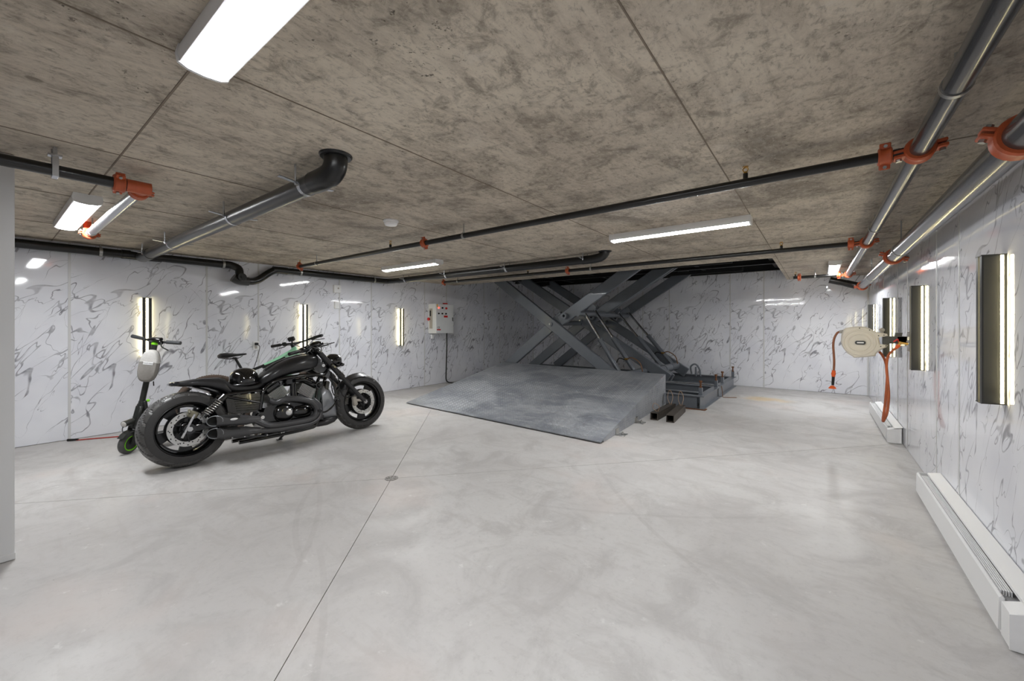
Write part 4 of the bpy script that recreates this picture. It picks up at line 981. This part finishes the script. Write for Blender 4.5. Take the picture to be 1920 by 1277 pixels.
bh = bpt('handlebar', G().tube([hbp(-.37, -.03, .018), hbp(-.2, -.015, .012), hbp(-.07, 0, 0), hbp(.07, 0, 0), hbp(.2, -.015, .012), hbp(.37, -.03, .018)], .0125, 12, 5), 'bike_black')
for sg in (-1, 1):
    bpt('grip', G().tube([hbp(sg * .25, -.02, .015), hbp(sg * .31, -.025, .016), hbp(sg * .375, -.03, .018)], .0185, 12, 3), 'leather', bh)
    bpt('brake_lever', G().tube([hbp(sg * .21, .02, .005), hbp(sg * .25, .055, -.005), hbp(sg * .34, .06, -.012)], .0055, 8, 4).box(hbp(sg * .21, .012, .008), (.05, .04, .03), .008), 'bike_black', bh)
bpt('display', G().box(hbp(.09, -.01, .062), (.045, .085, .055), .008, (0, -.5, rot)).cyl(hbp(.09, 0, 0), hbp(.09, -.005, .05), .010, n=8), 'bike_black', bh)
bpt('throttle', G().box(hbp(.20, -.01, .022), (.04, .05, .035), .01, (0, 0, rot)), 'bike_black', bh)
bpt('cable', G().tube([hbp(-.2, .03, 0), hbp(-.1, .10, -.02), hbp(-.02, .10, -.09), (.93, 0, .90)], .004, 6, 5).tube([hbp(.2, .03, 0), hbp(.1, .11, -.02), hbp(.02, .11, -.10), (.94, 0, .88)], .004, 6, 5), 'cable_black', bh)
bpt('kick_stand', G().tube([(.42, .05, .33), (.45, .16, .15), (.46, .20, .055)], .009, 8, 3), 'bike_black')
# charger cable from the outlet to the bicycle
CH = thing('charger_cable', 'thin black charger cable hanging from the wall outlet behind the saddle', 'cable', (XL, 2.42, .9))
put('plug', G().bx((XL + .010, 2.405, .972), (XL + .045, 2.448, 1.008), .006), 'cable_black', CH)
put('cord', G().tube([(XL + .04, 2.43, .985), (XL + .10, 2.44, .95), (XL + .16, 2.40, .86), (XL + .3, 2.30, .70), (XL + .5, 2.16, .56), (XL + .8, 2.02, .46), (-5.36, 1.97, .42)], .0042, 8, 6), 'cable_black', CH)
# ================================================================== electric scooter (local: x forward, y left, z up)
wpos = Vector((-5.405, .868, 0))
SCT = thing('electric_scooter', 'black electric kick scooter with green-ringed wheels parked by the left wall', 'scooter', wpos, (math.radians(-4), 0, math.radians(-83)))
sp_ = lambda name, g, m, parent=None, **k: put(name, g, m, parent or SCT, False, **k)
stf = Vector((.20, 0, -1.0)).normalized()      # steering axis, from the top down
top = Vector((-.185, 0, 1.09)); bot_ = Vector((-.035, 0, .20))
ang = math.radians(31); RM = Matrix.Translation(bot_) @ Matrix.Rotation(ang, 4, (top - bot_).normalized()) @ Matrix.Translation(-bot_)
def S(p): return RM @ Vector(p)
def swheel(o, d, name, ring):
    hb3 = sp_(name, G().lathe([(.001, -.022), (.070, -.022), (.074, -.012), (.074, .012), (.070, .022), (.001, .022)], o, d, 32), 'scooter_black')
    prof = [(.082 + .027 * math.cos(a), .027 * math.sin(a)) for a in [2 * math.pi * i / 14 for i in range(14)]]
    sp_('tyre', G().lathe(prof, o, d, 72, True, lambda a, h, j: (-.003 if (a * 36 / (2 * math.pi) + abs(h) * 40) % 1 < .25 else 0) if prof[j][0] > .088 else 0), 'tyre', hb3)
    for sg in (-1, 1):
        sp_('ring', G().lathe([(.064, sg * .020), (.074, sg * .022), (.075, sg * .0285), (.065, sg * .0265)], o, d, 40), 'lime', hb3)
    return hb3
wc = Vector((.0, 0, .109)); wd_ = (RM.to_3x3() @ Vector((0, 1, 0))).normalized()
swheel(S(wc), wd_, 'front_wheel', True)
swheel(Vector((-.93, 0, .109)), Vector((0, 1, 0)), 'rear_wheel', True)
sp_('fork', G().prism([S((.02, -.040, .10)), S((-.02, -.040, .10)), S((-.065, -.040, .25)), S((-.02, -.040, .27))], RM.to_3x3() @ Vector((0, .010, 0))).prism([S((.02, .030, .10)), S((-.02, .030, .10)), S((-.065, .030, .25)), S((-.02, .030, .27))], RM.to_3x3() @ Vector((0, .010, 0))).beam(S((-.045, 0, .235)), S((-.05, 0, .275)), .085, .05, .008, up=RM.to_3x3() @ Vector((1, 0, 0))), 'scooter_black')
P = []
for i in range(8):
    a = math.radians(35 + i * 17); P.append(S((wc.x + .122 * math.cos(a), 0, wc.z + .122 * math.sin(a))))
g = G(); yv = RM.to_3x3() @ Vector((0, 1, 0)); rings = []
for q in P:
    out_ = (q - S(wc)).normalized(); rings.append([q - yv * .034 - out_ * .008, q - yv * .026 + out_ * .004, q + yv * .026 + out_ * .004, q + yv * .034 - out_ * .008, q + yv * .026 - out_ * .002, q - yv * .026 - out_ * .002])
sp_('front_mudguard', g.loft(rings), 'scooter_black')
sp_('neck', G().tube([S((-.045, 0, .25)), S((-.075, 0, .36)), S((-.10, 0, .47))], .036, 14, 3).beam(S((-.07, 0, .30)), S((-.105, 0, .46)), .07, .085, .014, up=RM.to_3x3() @ Vector((1, 0, 0))), 'scooter_black')
sp_('folding_latch', G().box(S((-.10, .045, .45)), (.03, .02, .13), .006, (0, .2, ang)).cyl(S((-.095, -.05, .40)), S((-.095, .06, .40)), .010, n=10), 'scooter_black')
sp_('latch_mark', G().ell(S((-.105, .055, .515)), .014, 10, 8), 'lime')
hl = sp_('headlight', G().cyl(S((-.02, 0, .325)), S((.075, 0, .315)), .026, .030, n=18), 'scooter_black')
sp_('lens', G().lathe([(.001, .0), (.026, 0), (.022, .005), (.001, .007)], S((.075, 0, .315)), (S((.075, 0, .315)) - S((-.02, 0, .325))), 18), 'bag_light', hl)
sp_('bell_cable', G().tube([S((.0, -.02, .30)), S((.05, -.03, .27)), S((.05, -.02, .22)), S((.0, -.02, .21))], .005, 8, 5), 'galv')
sp_('stem', G().cyl(S((-.095, 0, .46)), S(top), .0245, n=18).cyl(S((-.095, 0, .45)), S((-.107, 0, .50)), .031, n=18), 'scooter_black')
hd = sp_('handlebar', G().tube([S((-.194, -.225, 1.114)), S((-.182, -.1, 1.105)), S((-.178, 0, 1.102)), S((-.182, .1, 1.105)), S((-.194, .225, 1.114))], .0125, 12, 4), 'scooter_black')
for sg in (-1, 1):
    sp_('grip', G().tube([S((-.186, sg * .115, 1.108)), S((-.192, sg * .18, 1.112)), S((-.198, sg * .245, 1.116))], .0185, 14, 3), 'dark_grey', hd)
sp_('display', G().box(S((-.165, .02, 1.125)), (.05, .12, .03), .008, (0, .3, ang)).box(S((-.16, .075, 1.10)), (.04, .04, .045), .01, (0, 0, ang)), 'gloss_black', hd)
sp_('brake_lever', G().tube([S((-.15, .09, 1.10)), S((-.115, .13, 1.07)), S((-.110, .20, 1.045))], .006, 8, 5), 'scooter_black', hd)
sp_('throttle_lever', G().tube([S((-.16, -.10, 1.11)), S((-.13, -.05, 1.12)), S((-.15, -.02, 1.13))], .005, 8, 4), 'scooter_black', hd)
sp_('green_stripe', G().cyl(S((-.179, 0, 1.065)), S((-.185, 0, 1.09)), .027, n=16), 'lime')
sp_('deck', G().xloft([(-.90, .135, .095, .06), (-.82, .145, .085, .085), (-.25, .15, .085, .088), (-.17, .17, .11, .06), (-.09, .26, .19, .035)], 20, 5), 'scooter_black')
sp_('rear_mudguard', G().xloft([(-1.04, .18, .165, .03), (-1.0, .225, .21, .035), (-.92, .245, .228, .036), (-.82, .20, .18, .036)], 12, 4), 'scooter_black')
sp_('kick_stand', G().tube([(-.5, .06, .10), (-.48, .13, .045), (-.475, .148, .016)], .008, 8, 3), 'scooter_black')
# bag on the scooter stem
BGM = Matrix.LocRotScale(SCT.location, SCT.rotation_euler, Vector((1, 1, 1)))
fwd = RM.to_3x3() @ Vector((1, 0, 0)); ax = (S(top) - S((-.095, 0, .46))).normalized(); sdv = ax.cross(fwd).normalized(); fw2 = sdv.cross(ax).normalized()
Rb = Matrix.Rotation(math.radians(28), 3, ax); fw2 = Rb @ fw2; sdv = Rb @ sdv
bc0 = S((-.145, 0, .86)) + fw2 * .066 + sdv * .012
BM = BGM @ (Matrix.Translation(bc0) @ Matrix((fw2, sdv, ax)).transposed().to_4x4())
BG = thing('stem_bag', 'grey hard-shell bag with a white label hanging on the scooter stem', 'bag', BM.to_translation(), BM.to_euler())
def bag_ring(x, sc, zl=-.165, zh=.165):
    r = []
    for k in range(28):
        a = 2 * math.pi * k / 28; ca, sa = math.cos(a), math.sin(a); pw = 2.7
        r.append(Vector((x, .076 * sc * math.copysign(abs(ca) ** (2 / pw), ca) * (1.0 if sa < 0 else 1 - .10 * sa), .160 * sc * math.copysign(abs(sa) ** (2 / pw), sa))))
    return r
put('shell', G().loft([bag_ring(-.040, .95), bag_ring(-.032, 1.0), bag_ring(.008, 1.0), bag_ring(.030, .985), bag_ring(.046, .93), bag_ring(.054, .82)]), 'bag_grey', BG, False, ang=40)
top_r = lambda x, sc: [Vector((x, p.y, max(p.z, .045 - .9 * abs(p.y) * abs(p.y) * 2))) for p in bag_ring(x, sc)]
put('upper_panel', G().loft([top_r(-.030, 1.006), top_r(.009, 1.008), top_r(.031, .993), top_r(.0475, .937), top_r(.0555, .825)]), 'bag_light', BG, False, ang=40)
put('zip', G().loft([bag_ring(-.028, 1.015), bag_ring(-.014, 1.018), ]), 'text_dark', BG, False)
lb = put('label_patch', G().bx((.053, -.038, .016), (.0575, .038, .044)), 'label_white', BG, False, smooth=False)
tx = bpy.data.curves.new('label_text', 'FONT'); tx.body = 'WILD MAN'; tx.size = .0165; tx.align_x = 'CENTER'; tx.extrude = .0003
ot = bpy.data.objects.new('tmp', tx); COL.objects.link(ot); bpy.context.view_layer.update()
me = bpy.data.meshes.new_from_object(ot.evaluated_get(bpy.context.evaluated_depsgraph_get())); bpy.data.objects.remove(ot)
o = bpy.data.objects.new('label_text', me); COL.objects.link(o); me.materials.clear(); me.materials.append(MATS['text_dark'])
o.parent = lb; o.location = (.0580, 0, .0235); o.rotation_euler = (math.pi / 2, 0, math.pi / 2)
put('strap', G().lathe([(.024, -.012), (.030, -.012), (.030, .012), (.024, .012)], (-.072, 0, .10), (0, 0, 1), 20).bx((-.05, -.02, .085), (-.038, .02, .115)).bx((-.072, -.012, -.10), (-.04, .012, -.08)), 'text_dark', BG, False)
put('zip_pull', G().cyl((-.02, .055, -.152), (-.018, .065, -.195), .005, n=8), 'text_dark', BG, False)
# ================================================================== wall equipment
# lift control cabinet on the left wall
CB = thing('control_cabinet', 'light grey lift control cabinet with push buttons on the marble wall', 'control cabinet', (XL, 5.95, 1.1))
xf, y0, y1, z0, z1 = -6.32, 5.70, 6.21, 1.10, 1.72
put('body', G().bx((XL + .002, y0, z0), (xf - .022, y1, z1), .004), 'cabinet_grey', CB, smooth=False)
dr = put('door', G().bx((xf - .022, y0 + .004, z0 + .004), (xf, y1 - .004, z1 - .004), .004), 'cabinet_grey', CB, smooth=False)
put('handle', G().bx((xf - .002, y1 - .045, 1.36), (xf + .012, y1 - .030, 1.44), .003), 'hole_black', dr)
def btn(y, z, m, r=.016, l=.022, name='button'):
    put(name, G().cyl((xf - .002, y, z), (xf + l * .35, y, z), r * 1.25, n=16).cyl((xf, y, z), (xf + l, y, z), r, n=16), m, dr)
btn(5.775, 1.635, 'red_lamp', .015, name='pilot_lamp'); btn(5.875, 1.635, 'hole_black'); btn(5.985, 1.63, 'red', .019)
for y in (5.77, 5.87, 5.975): btn(y, 1.515, 'hole_black', .014)
put('warning_label', G().bx((xf - .001, 5.722, 1.645), (xf + .001, 5.748, 1.705)), 'yellow', dr, smooth=False)
put('warning_label', G().bx((xf - .001, 5.92, 1.435), (xf + .001, 6.03, 1.475)), 'red', dr, smooth=False)
put('warning_label', G().bx((xf - .001, 5.725, 1.165), (xf + .001, 5.83, 1.190)), 'red', dr, smooth=False)
ts = bpy.data.curves.new('ce_mark', 'FONT'); ts.body = 'CE'; ts.size = .055; ts.extrude = .0005
ot = bpy.data.objects.new('ce_tmp', ts); COL.objects.link(ot)
bpy.context.view_layer.update()
me = bpy.data.meshes.new_from_object(ot.evaluated_get(bpy.context.evaluated_depsgraph_get())); bpy.data.objects.remove(ot)
o = bpy.data.objects.new('ce_mark', me); COL.objects.link(o); me.materials.clear(); me.materials.append(MATS['text_dark'])
o.parent = CB; o.location = (xf + .0012 - XL, 5.735 - 5.95, 1.205 - 1.1); o.rotation_euler = (math.pi / 2, 0, math.pi / 2)
put('side_panel', G().bx((XL + .05, y0 - .012, z0 + .1), (XL + .13, y0 + .002, z1 - .10), .002), 'beige_dark', CB, smooth=False)
put('display', G().bx((XL + .06, y0 - .015, 1.46), (XL + .10, y0 - .010, 1.58)), 'hole_black', CB, smooth=False)
put('emergency_button', G().cyl((XL + .055, y0, 1.40), (XL + .055, y0 - .04, 1.40), .018, n=14).cyl((XL + .055, y0 - .03, 1.40), (XL + .055, y0 - .05, 1.40), .032, n=18), 'red', CB)
put('beacon', G().bx((xf - .11, 5.98, z1 - .002), (xf - .05, 6.08, z1 + .028), .006), 'red', CB)
put('cable_gland', G().bx((XL + .002, 5.76, .985), (XL + .05, 5.82, 1.075), .006), 'white_enamel', CB)
put('conduit', G().tube([(xf - .10, 6.10, z0 + .01), (xf - .10, 6.10, .8), (xf - .12, 6.10, .3), (xf - .12, 6.10, .10), (xf - .10, 6.14, .035), (xf - .04, 6.22, .014), (xf + .15, 6.36, .013)], .013, 10, 6), 'cable_black', CB)
# small wall boxes
def wall_box(y, z, wd, hh, dp, name, label, cat, knob=True):
    t = thing(name, label, cat, (XL, y, z))
    put('cover', G().bx((XL, y - wd / 2, z - hh / 2), (XL + dp, y + wd / 2, z + hh / 2), .006), 'white_enamel', t)
    if knob: put('dial', G().cyl((XL + dp - .002, y + .008, z + .01), (XL + dp + .006, y + .008, z + .01), .014, n=16), 'beige_dark', t)
    return t
wall_box(3.665, 1.885, .125, .135, .045, 'junction_box', 'white square detector box high on the left wall under the black pipe', 'wall box')
wall_box(3.665, 1.61, .085, .12, .03, 'thermostat', 'small white thermostat below the square detector box', 'thermostat', False)
t = thing('wall_outlet', 'white wall outlet with a black plug above the bicycle saddle', 'outlet', (XL, 2.425, .97))
put('cover', G().bx((XL, 2.385, .905), (XL + .008, 2.465, 1.03), .002), 'white_enamel', t, smooth=False)
put('socket', G().bx((XL + .007, 2.408, .975), (XL + .010, 2.442, 1.012), .001).bx((XL + .007, 2.408, .922), (XL + .010, 2.442, .959), .001), 'beige_dark', t, smooth=False)
# ================================================================== baseboard heaters
def heater(ya, yb, label):
    t = thing('baseboard_heater', label, 'heater', (XR, (ya + yb) / 2, 0), (0, 0, 0), 'white baseboard heaters')
    x1 = XR - .004
    put('back_panel', G().bx((x1 - .012, ya, .01), (x1, yb, .175), .002), 'heater_white', t, smooth=False)
    put('top_hood', G().prism([(x1, ya, .178), (x1 - .066, ya, .164), (x1 - .068, ya, .154), (x1, ya, .168)], (0, yb - ya, 0)), 'heater_white', t, smooth=False)
    put('front_panel', G().prism([(x1 - .128, ya + .10, .020), (x1 - .118, ya + .10, .020), (x1 - .108, ya + .10, .150), (x1 - .116, ya + .10, .158), (x1 - .124, ya + .10, .150)], (0, yb - ya - .10, 0)), 'heater_white', t, smooth=False)
    put('front_base', G().bx((x1 - .118, ya + .10, .006), (x1 - .012, yb - .004, .028)), 'heater_white', t, smooth=False)
    for k in range(5):
        xx = x1 - .073 - k * .0075
        put('grille_slat', G().bx((xx - .002, ya + .17, .128), (xx + .002, yb - .05, .152)), 'heater_white', t, smooth=False)
    put('heating_element', G().bx((x1 - .108, ya + .13, .045), (x1 - .02, yb - .03, .132)), 'grille_dark', t, smooth=False)
    put('end_box', G().prism([(x1 - .120, ya, .006), (x1, ya, .006), (x1, ya, .172), (x1 - .05, ya, .164), (x1 - .120, ya, .140)], (0, .095, 0)), 'heater_white', t, smooth=False)
    put('end_cap', G().prism([(x1 - .122, ya - .004, .004), (x1 - .052, ya - .004, .004), (x1 - .052, ya - .004, .160), (x1 - .122, ya - .004, .140)], (0, .006, 0)), 'white_enamel', t, smooth=False)
    put('end_plate', G().bx((x1 - .118, yb - .006, .01), (x1, yb, .160), .001), 'heater_white', t, smooth=False)
heater(2.40, 4.24, 'white baseboard heater under the largest wall lamp on the right wall')
heater(5.88, 7.76, 'white baseboard heater on the floor below the hose reel')
# ================================================================== hose reel on the right wall
YR = 5.42
HR = thing('hose_reel', 'beige wall-mounted hose reel swung out on its grey bracket', 'hose reel', (XR, YR, 1.1))
out = [(320, 430), (328, 330), (352, 240), (400, 212), (500, 194), (600, 188), (700, 194), (780, 222), (860, 268), (960, 292), (1050, 306), (1060, 338), (960, 352), (915, 362), (925, 420), (945, 480),
       (1060, 488), (1040, 522), (980, 545), (910, 592), (870, 630), (865, 662), (700, 680), (520, 688), (500, 668), (420, 620), (360, 545), (332, 490)]
Q = lambda x, y, Y=YR: atY(1540 + x / 8.511, 590 + y / 8.511, Y)
pts = [Q(*p) for p in out]; cen = Q(600, 440)
g = G(); e = Vector((0, 1, 0))
g.loft([[cen + (p - cen) * .93 + e * -.012 for p in pts], [p + e * .0 for p in pts], [p + e * .03 for p in pts], [p + e * .14 for p in pts], [cen + (p - cen) * .93 + e * .155 for p in pts]])
shell = put('shell', g, 'beige', HR, ang=25)
g = G()
for rr, wd in ((.124, .010), (.085, .008)):
    g.lathe([(rr - wd, -.002), (rr - wd * .5, .005), (rr + wd * .5, .005), (rr + wd, -.002)], Q(600, 445, YR) + e * -.012, (0, -1, 0), 40)
put('rib', g, 'beige', shell)
bc = Q(620, 446) + e * -.016
g = G(); P = []
for k in range(20):
    a = 2 * math.pi * k / 20; P.append(bc + Vector((.022 * (1 if math.cos(a) > 0 else -1) + .020 * math.cos(a), 0, .020 * math.sin(a))))
bd = put('badge', G().prism(P, (0, -.006, 0)), 'dark_grey', shell)
put('badge_text', G().bx(bc + Vector((-.026, -.0068, -.006)), bc + Vector((.026, -.0058, .006))), 'label_white', bd, smooth=False)
for x, y in ((608, 216), (768, 246), (910, 335), (998, 326), (945, 507), (1030, 497)):
    c = Q(x, y); put('screw', G().cyl(c + e * -.016, c + e * .004, .005, n=10), 'hole_black', shell)
put('hose_guide', G().prism([Q(*p, YR + .04) for p in ((345, 300), (340, 250), (370, 232), (382, 260), (372, 285))], (0, .06, 0)), 'hole_black', shell)
put('hose_nozzle', G().cyl(Q(350, 268, YR + .07), Q(285, 275, YR + .07), .018, .015, n=14), 'beige_dark', HR)
put('lock_lever', G().tube([Q(975, 300, YR + .05), Q(965, 262, YR + .05), Q(1000, 245, YR + .05)], .012, 8, 4).ell(Q(968, 245, YR + .05), .022, 12, 8), 'beige_dark', HR)
g = G().prism([Q(*p, YR + .02) for p in ((985, 345), (1180, 345), (1195, 290), (1300, 290), (1285, 345), (1370, 352), (1370, 470), (1180, 462), (985, 470))], (0, .09, 0))
put('bracket_arm', g, 'dark_grey', HR, smooth=False)
put('wall_plate', G().bx((XR - .012, YR - .03, 1.0), (XR, YR + .16, 1.2), .003), 'beige_dark', HR, smooth=False)
put('bracket_root', G().bx((XR - .10, YR + .02, 1.055), (XR - .008, YR + .11, 1.15), .004), 'galv', HR)
for z in (1.10, 1.065): put('mount_bolt', G().cyl((XR - .04, YR - .005, z), (XR - .01, YR - .005, z), .012, n=8), 'chrome', HR)
# tap with red handle
TP = thing('water_tap', 'brass water tap with a red handle under the hose reel bracket', 'tap', Q(1300, 465, YR - .02))
put('valve_body', G().cyl(Q(1385, 468, YR - .02), Q(1240, 445, YR - .02), .010, n=12).cyl(Q(1270, 452, YR - .02), Q(1210, 505, YR - .02), .012, n=12).ell(Q(1250, 448, YR - .02), .015, 12, 8), 'brass', TP)
put('tap_handle', G().beam(Q(1150, 435, YR - .04), Q(1225, 385, YR - .04), .014, .012, .004).cyl(Q(1232, 440, YR - .02), Q(1222, 392, YR - .04), .005, n=8), 'red', TP)
put('hose_connector', G().cyl(Q(1240, 485, YR - .02), Q(1190, 535, YR - .02), .017, .013, n=14), 'hose_orange', TP)
# hoses
put_h = lambda name, P, r, m, label: tag(put(name, G().tube(P, r, 12, 6), m), label, 'hose')
put_h('garden_hose', [Q(1195, 532, YR - .02), Q(1120, 590, YR - .025), Q(1060, 680, YR - .02), Q(1040, 850, YR), Q(1060, 1050, YR - .03), Q(1075, 1300, YR - .06), Q(1050, 1560, YR - .08), Q(1000, 1680, YR - .06),
    Q(985, 1700, YR - .02), Q(985, 1660, YR + .02), Q(1020, 1400, YR + .05), Q(1050, 1000, YR + .07), Q(1030, 780, YR + .07), Q(980, 660, YR + .07), Q(925, 590, YR + .06)], .011, 'hose_loop', 'orange-brown hose loop hanging from the tap up to the reel')
HT = thing('reel_hose', 'short brown hose end with an orange spray nozzle hanging from the reel', 'hose', Q(175, 1160, YR + .07))
put('hose', G().tube([Q(300, 272, YR + .07), Q(255, 292, YR + .07), Q(210, 370, YR + .07), Q(190, 480, YR + .07), Q(198, 620, YR + .07), Q(205, 760, YR + .07), Q(198, 900, YR + .07)], .0105, 12, 6), 'hose_brown', HT)
put('connector', G().cyl(Q(198, 890, YR + .07), Q(192, 990, YR + .07), .017, .016, n=14).cyl(Q(195, 925, YR + .07), Q(194, 960, YR + .07), .020, n=14), 'hose_orange', HT)
put('nozzle_grip', G().cyl(Q(192, 985, YR + .07), Q(182, 1125, YR + .07), .014, .012, n=12), 'hole_black', HT)
put('spray_head', G().lathe([(.001, -.016), (.014, -.014), (.033, .008), (.033, .016), (.001, .018)], Q(176, 1155, YR + .07), (0, 0, -1), 24), 'hose_orange', HT)
# ================================================================== floor drain
FD = thing('floor_drain', 'round cast floor drain grate where the saw cuts cross', 'floor drain', (DR.x, DR.y, 0))
put('rim', G().lathe([(.042, .0005), (.053, .0005), (.053, .004), (.042, .004)], (DR.x, DR.y, 0), (0, 0, 1), 32), 'drain_iron', FD)
put('grate', G().polar((DR.x, DR.y, .003), (0, 0, 1), .004, .044, .0015, 4, 24, lambda i, j: i in (1, 3) and j % 3 == 0 or (i == 2 and j % 4 == 1)), 'drain_iron', FD, smooth=False)
put('sump', G().cyl((DR.x, DR.y, .0005), (DR.x, DR.y, .0012), .042, n=24), 'drain_iron', FD)
# red lead on the floor along the left wall
LD = thing('extension_lead', 'thin red extension lead with a black plug lying along the left wall', 'cable', (-6.40, .76, 0))
put('cord', G().tube([(-6.44, .62, .008), (-6.38, .76, .006), (-6.27, .95, .006), (-6.12, 1.2, .006), (-6.05, 1.5, .006)], .006, 8, 5), 'cable_red', LD)
put('plug', G().cyl((-6.49, .56, .014), (-6.435, .635, .012), .013, .010, n=10), 'cable_black', LD)
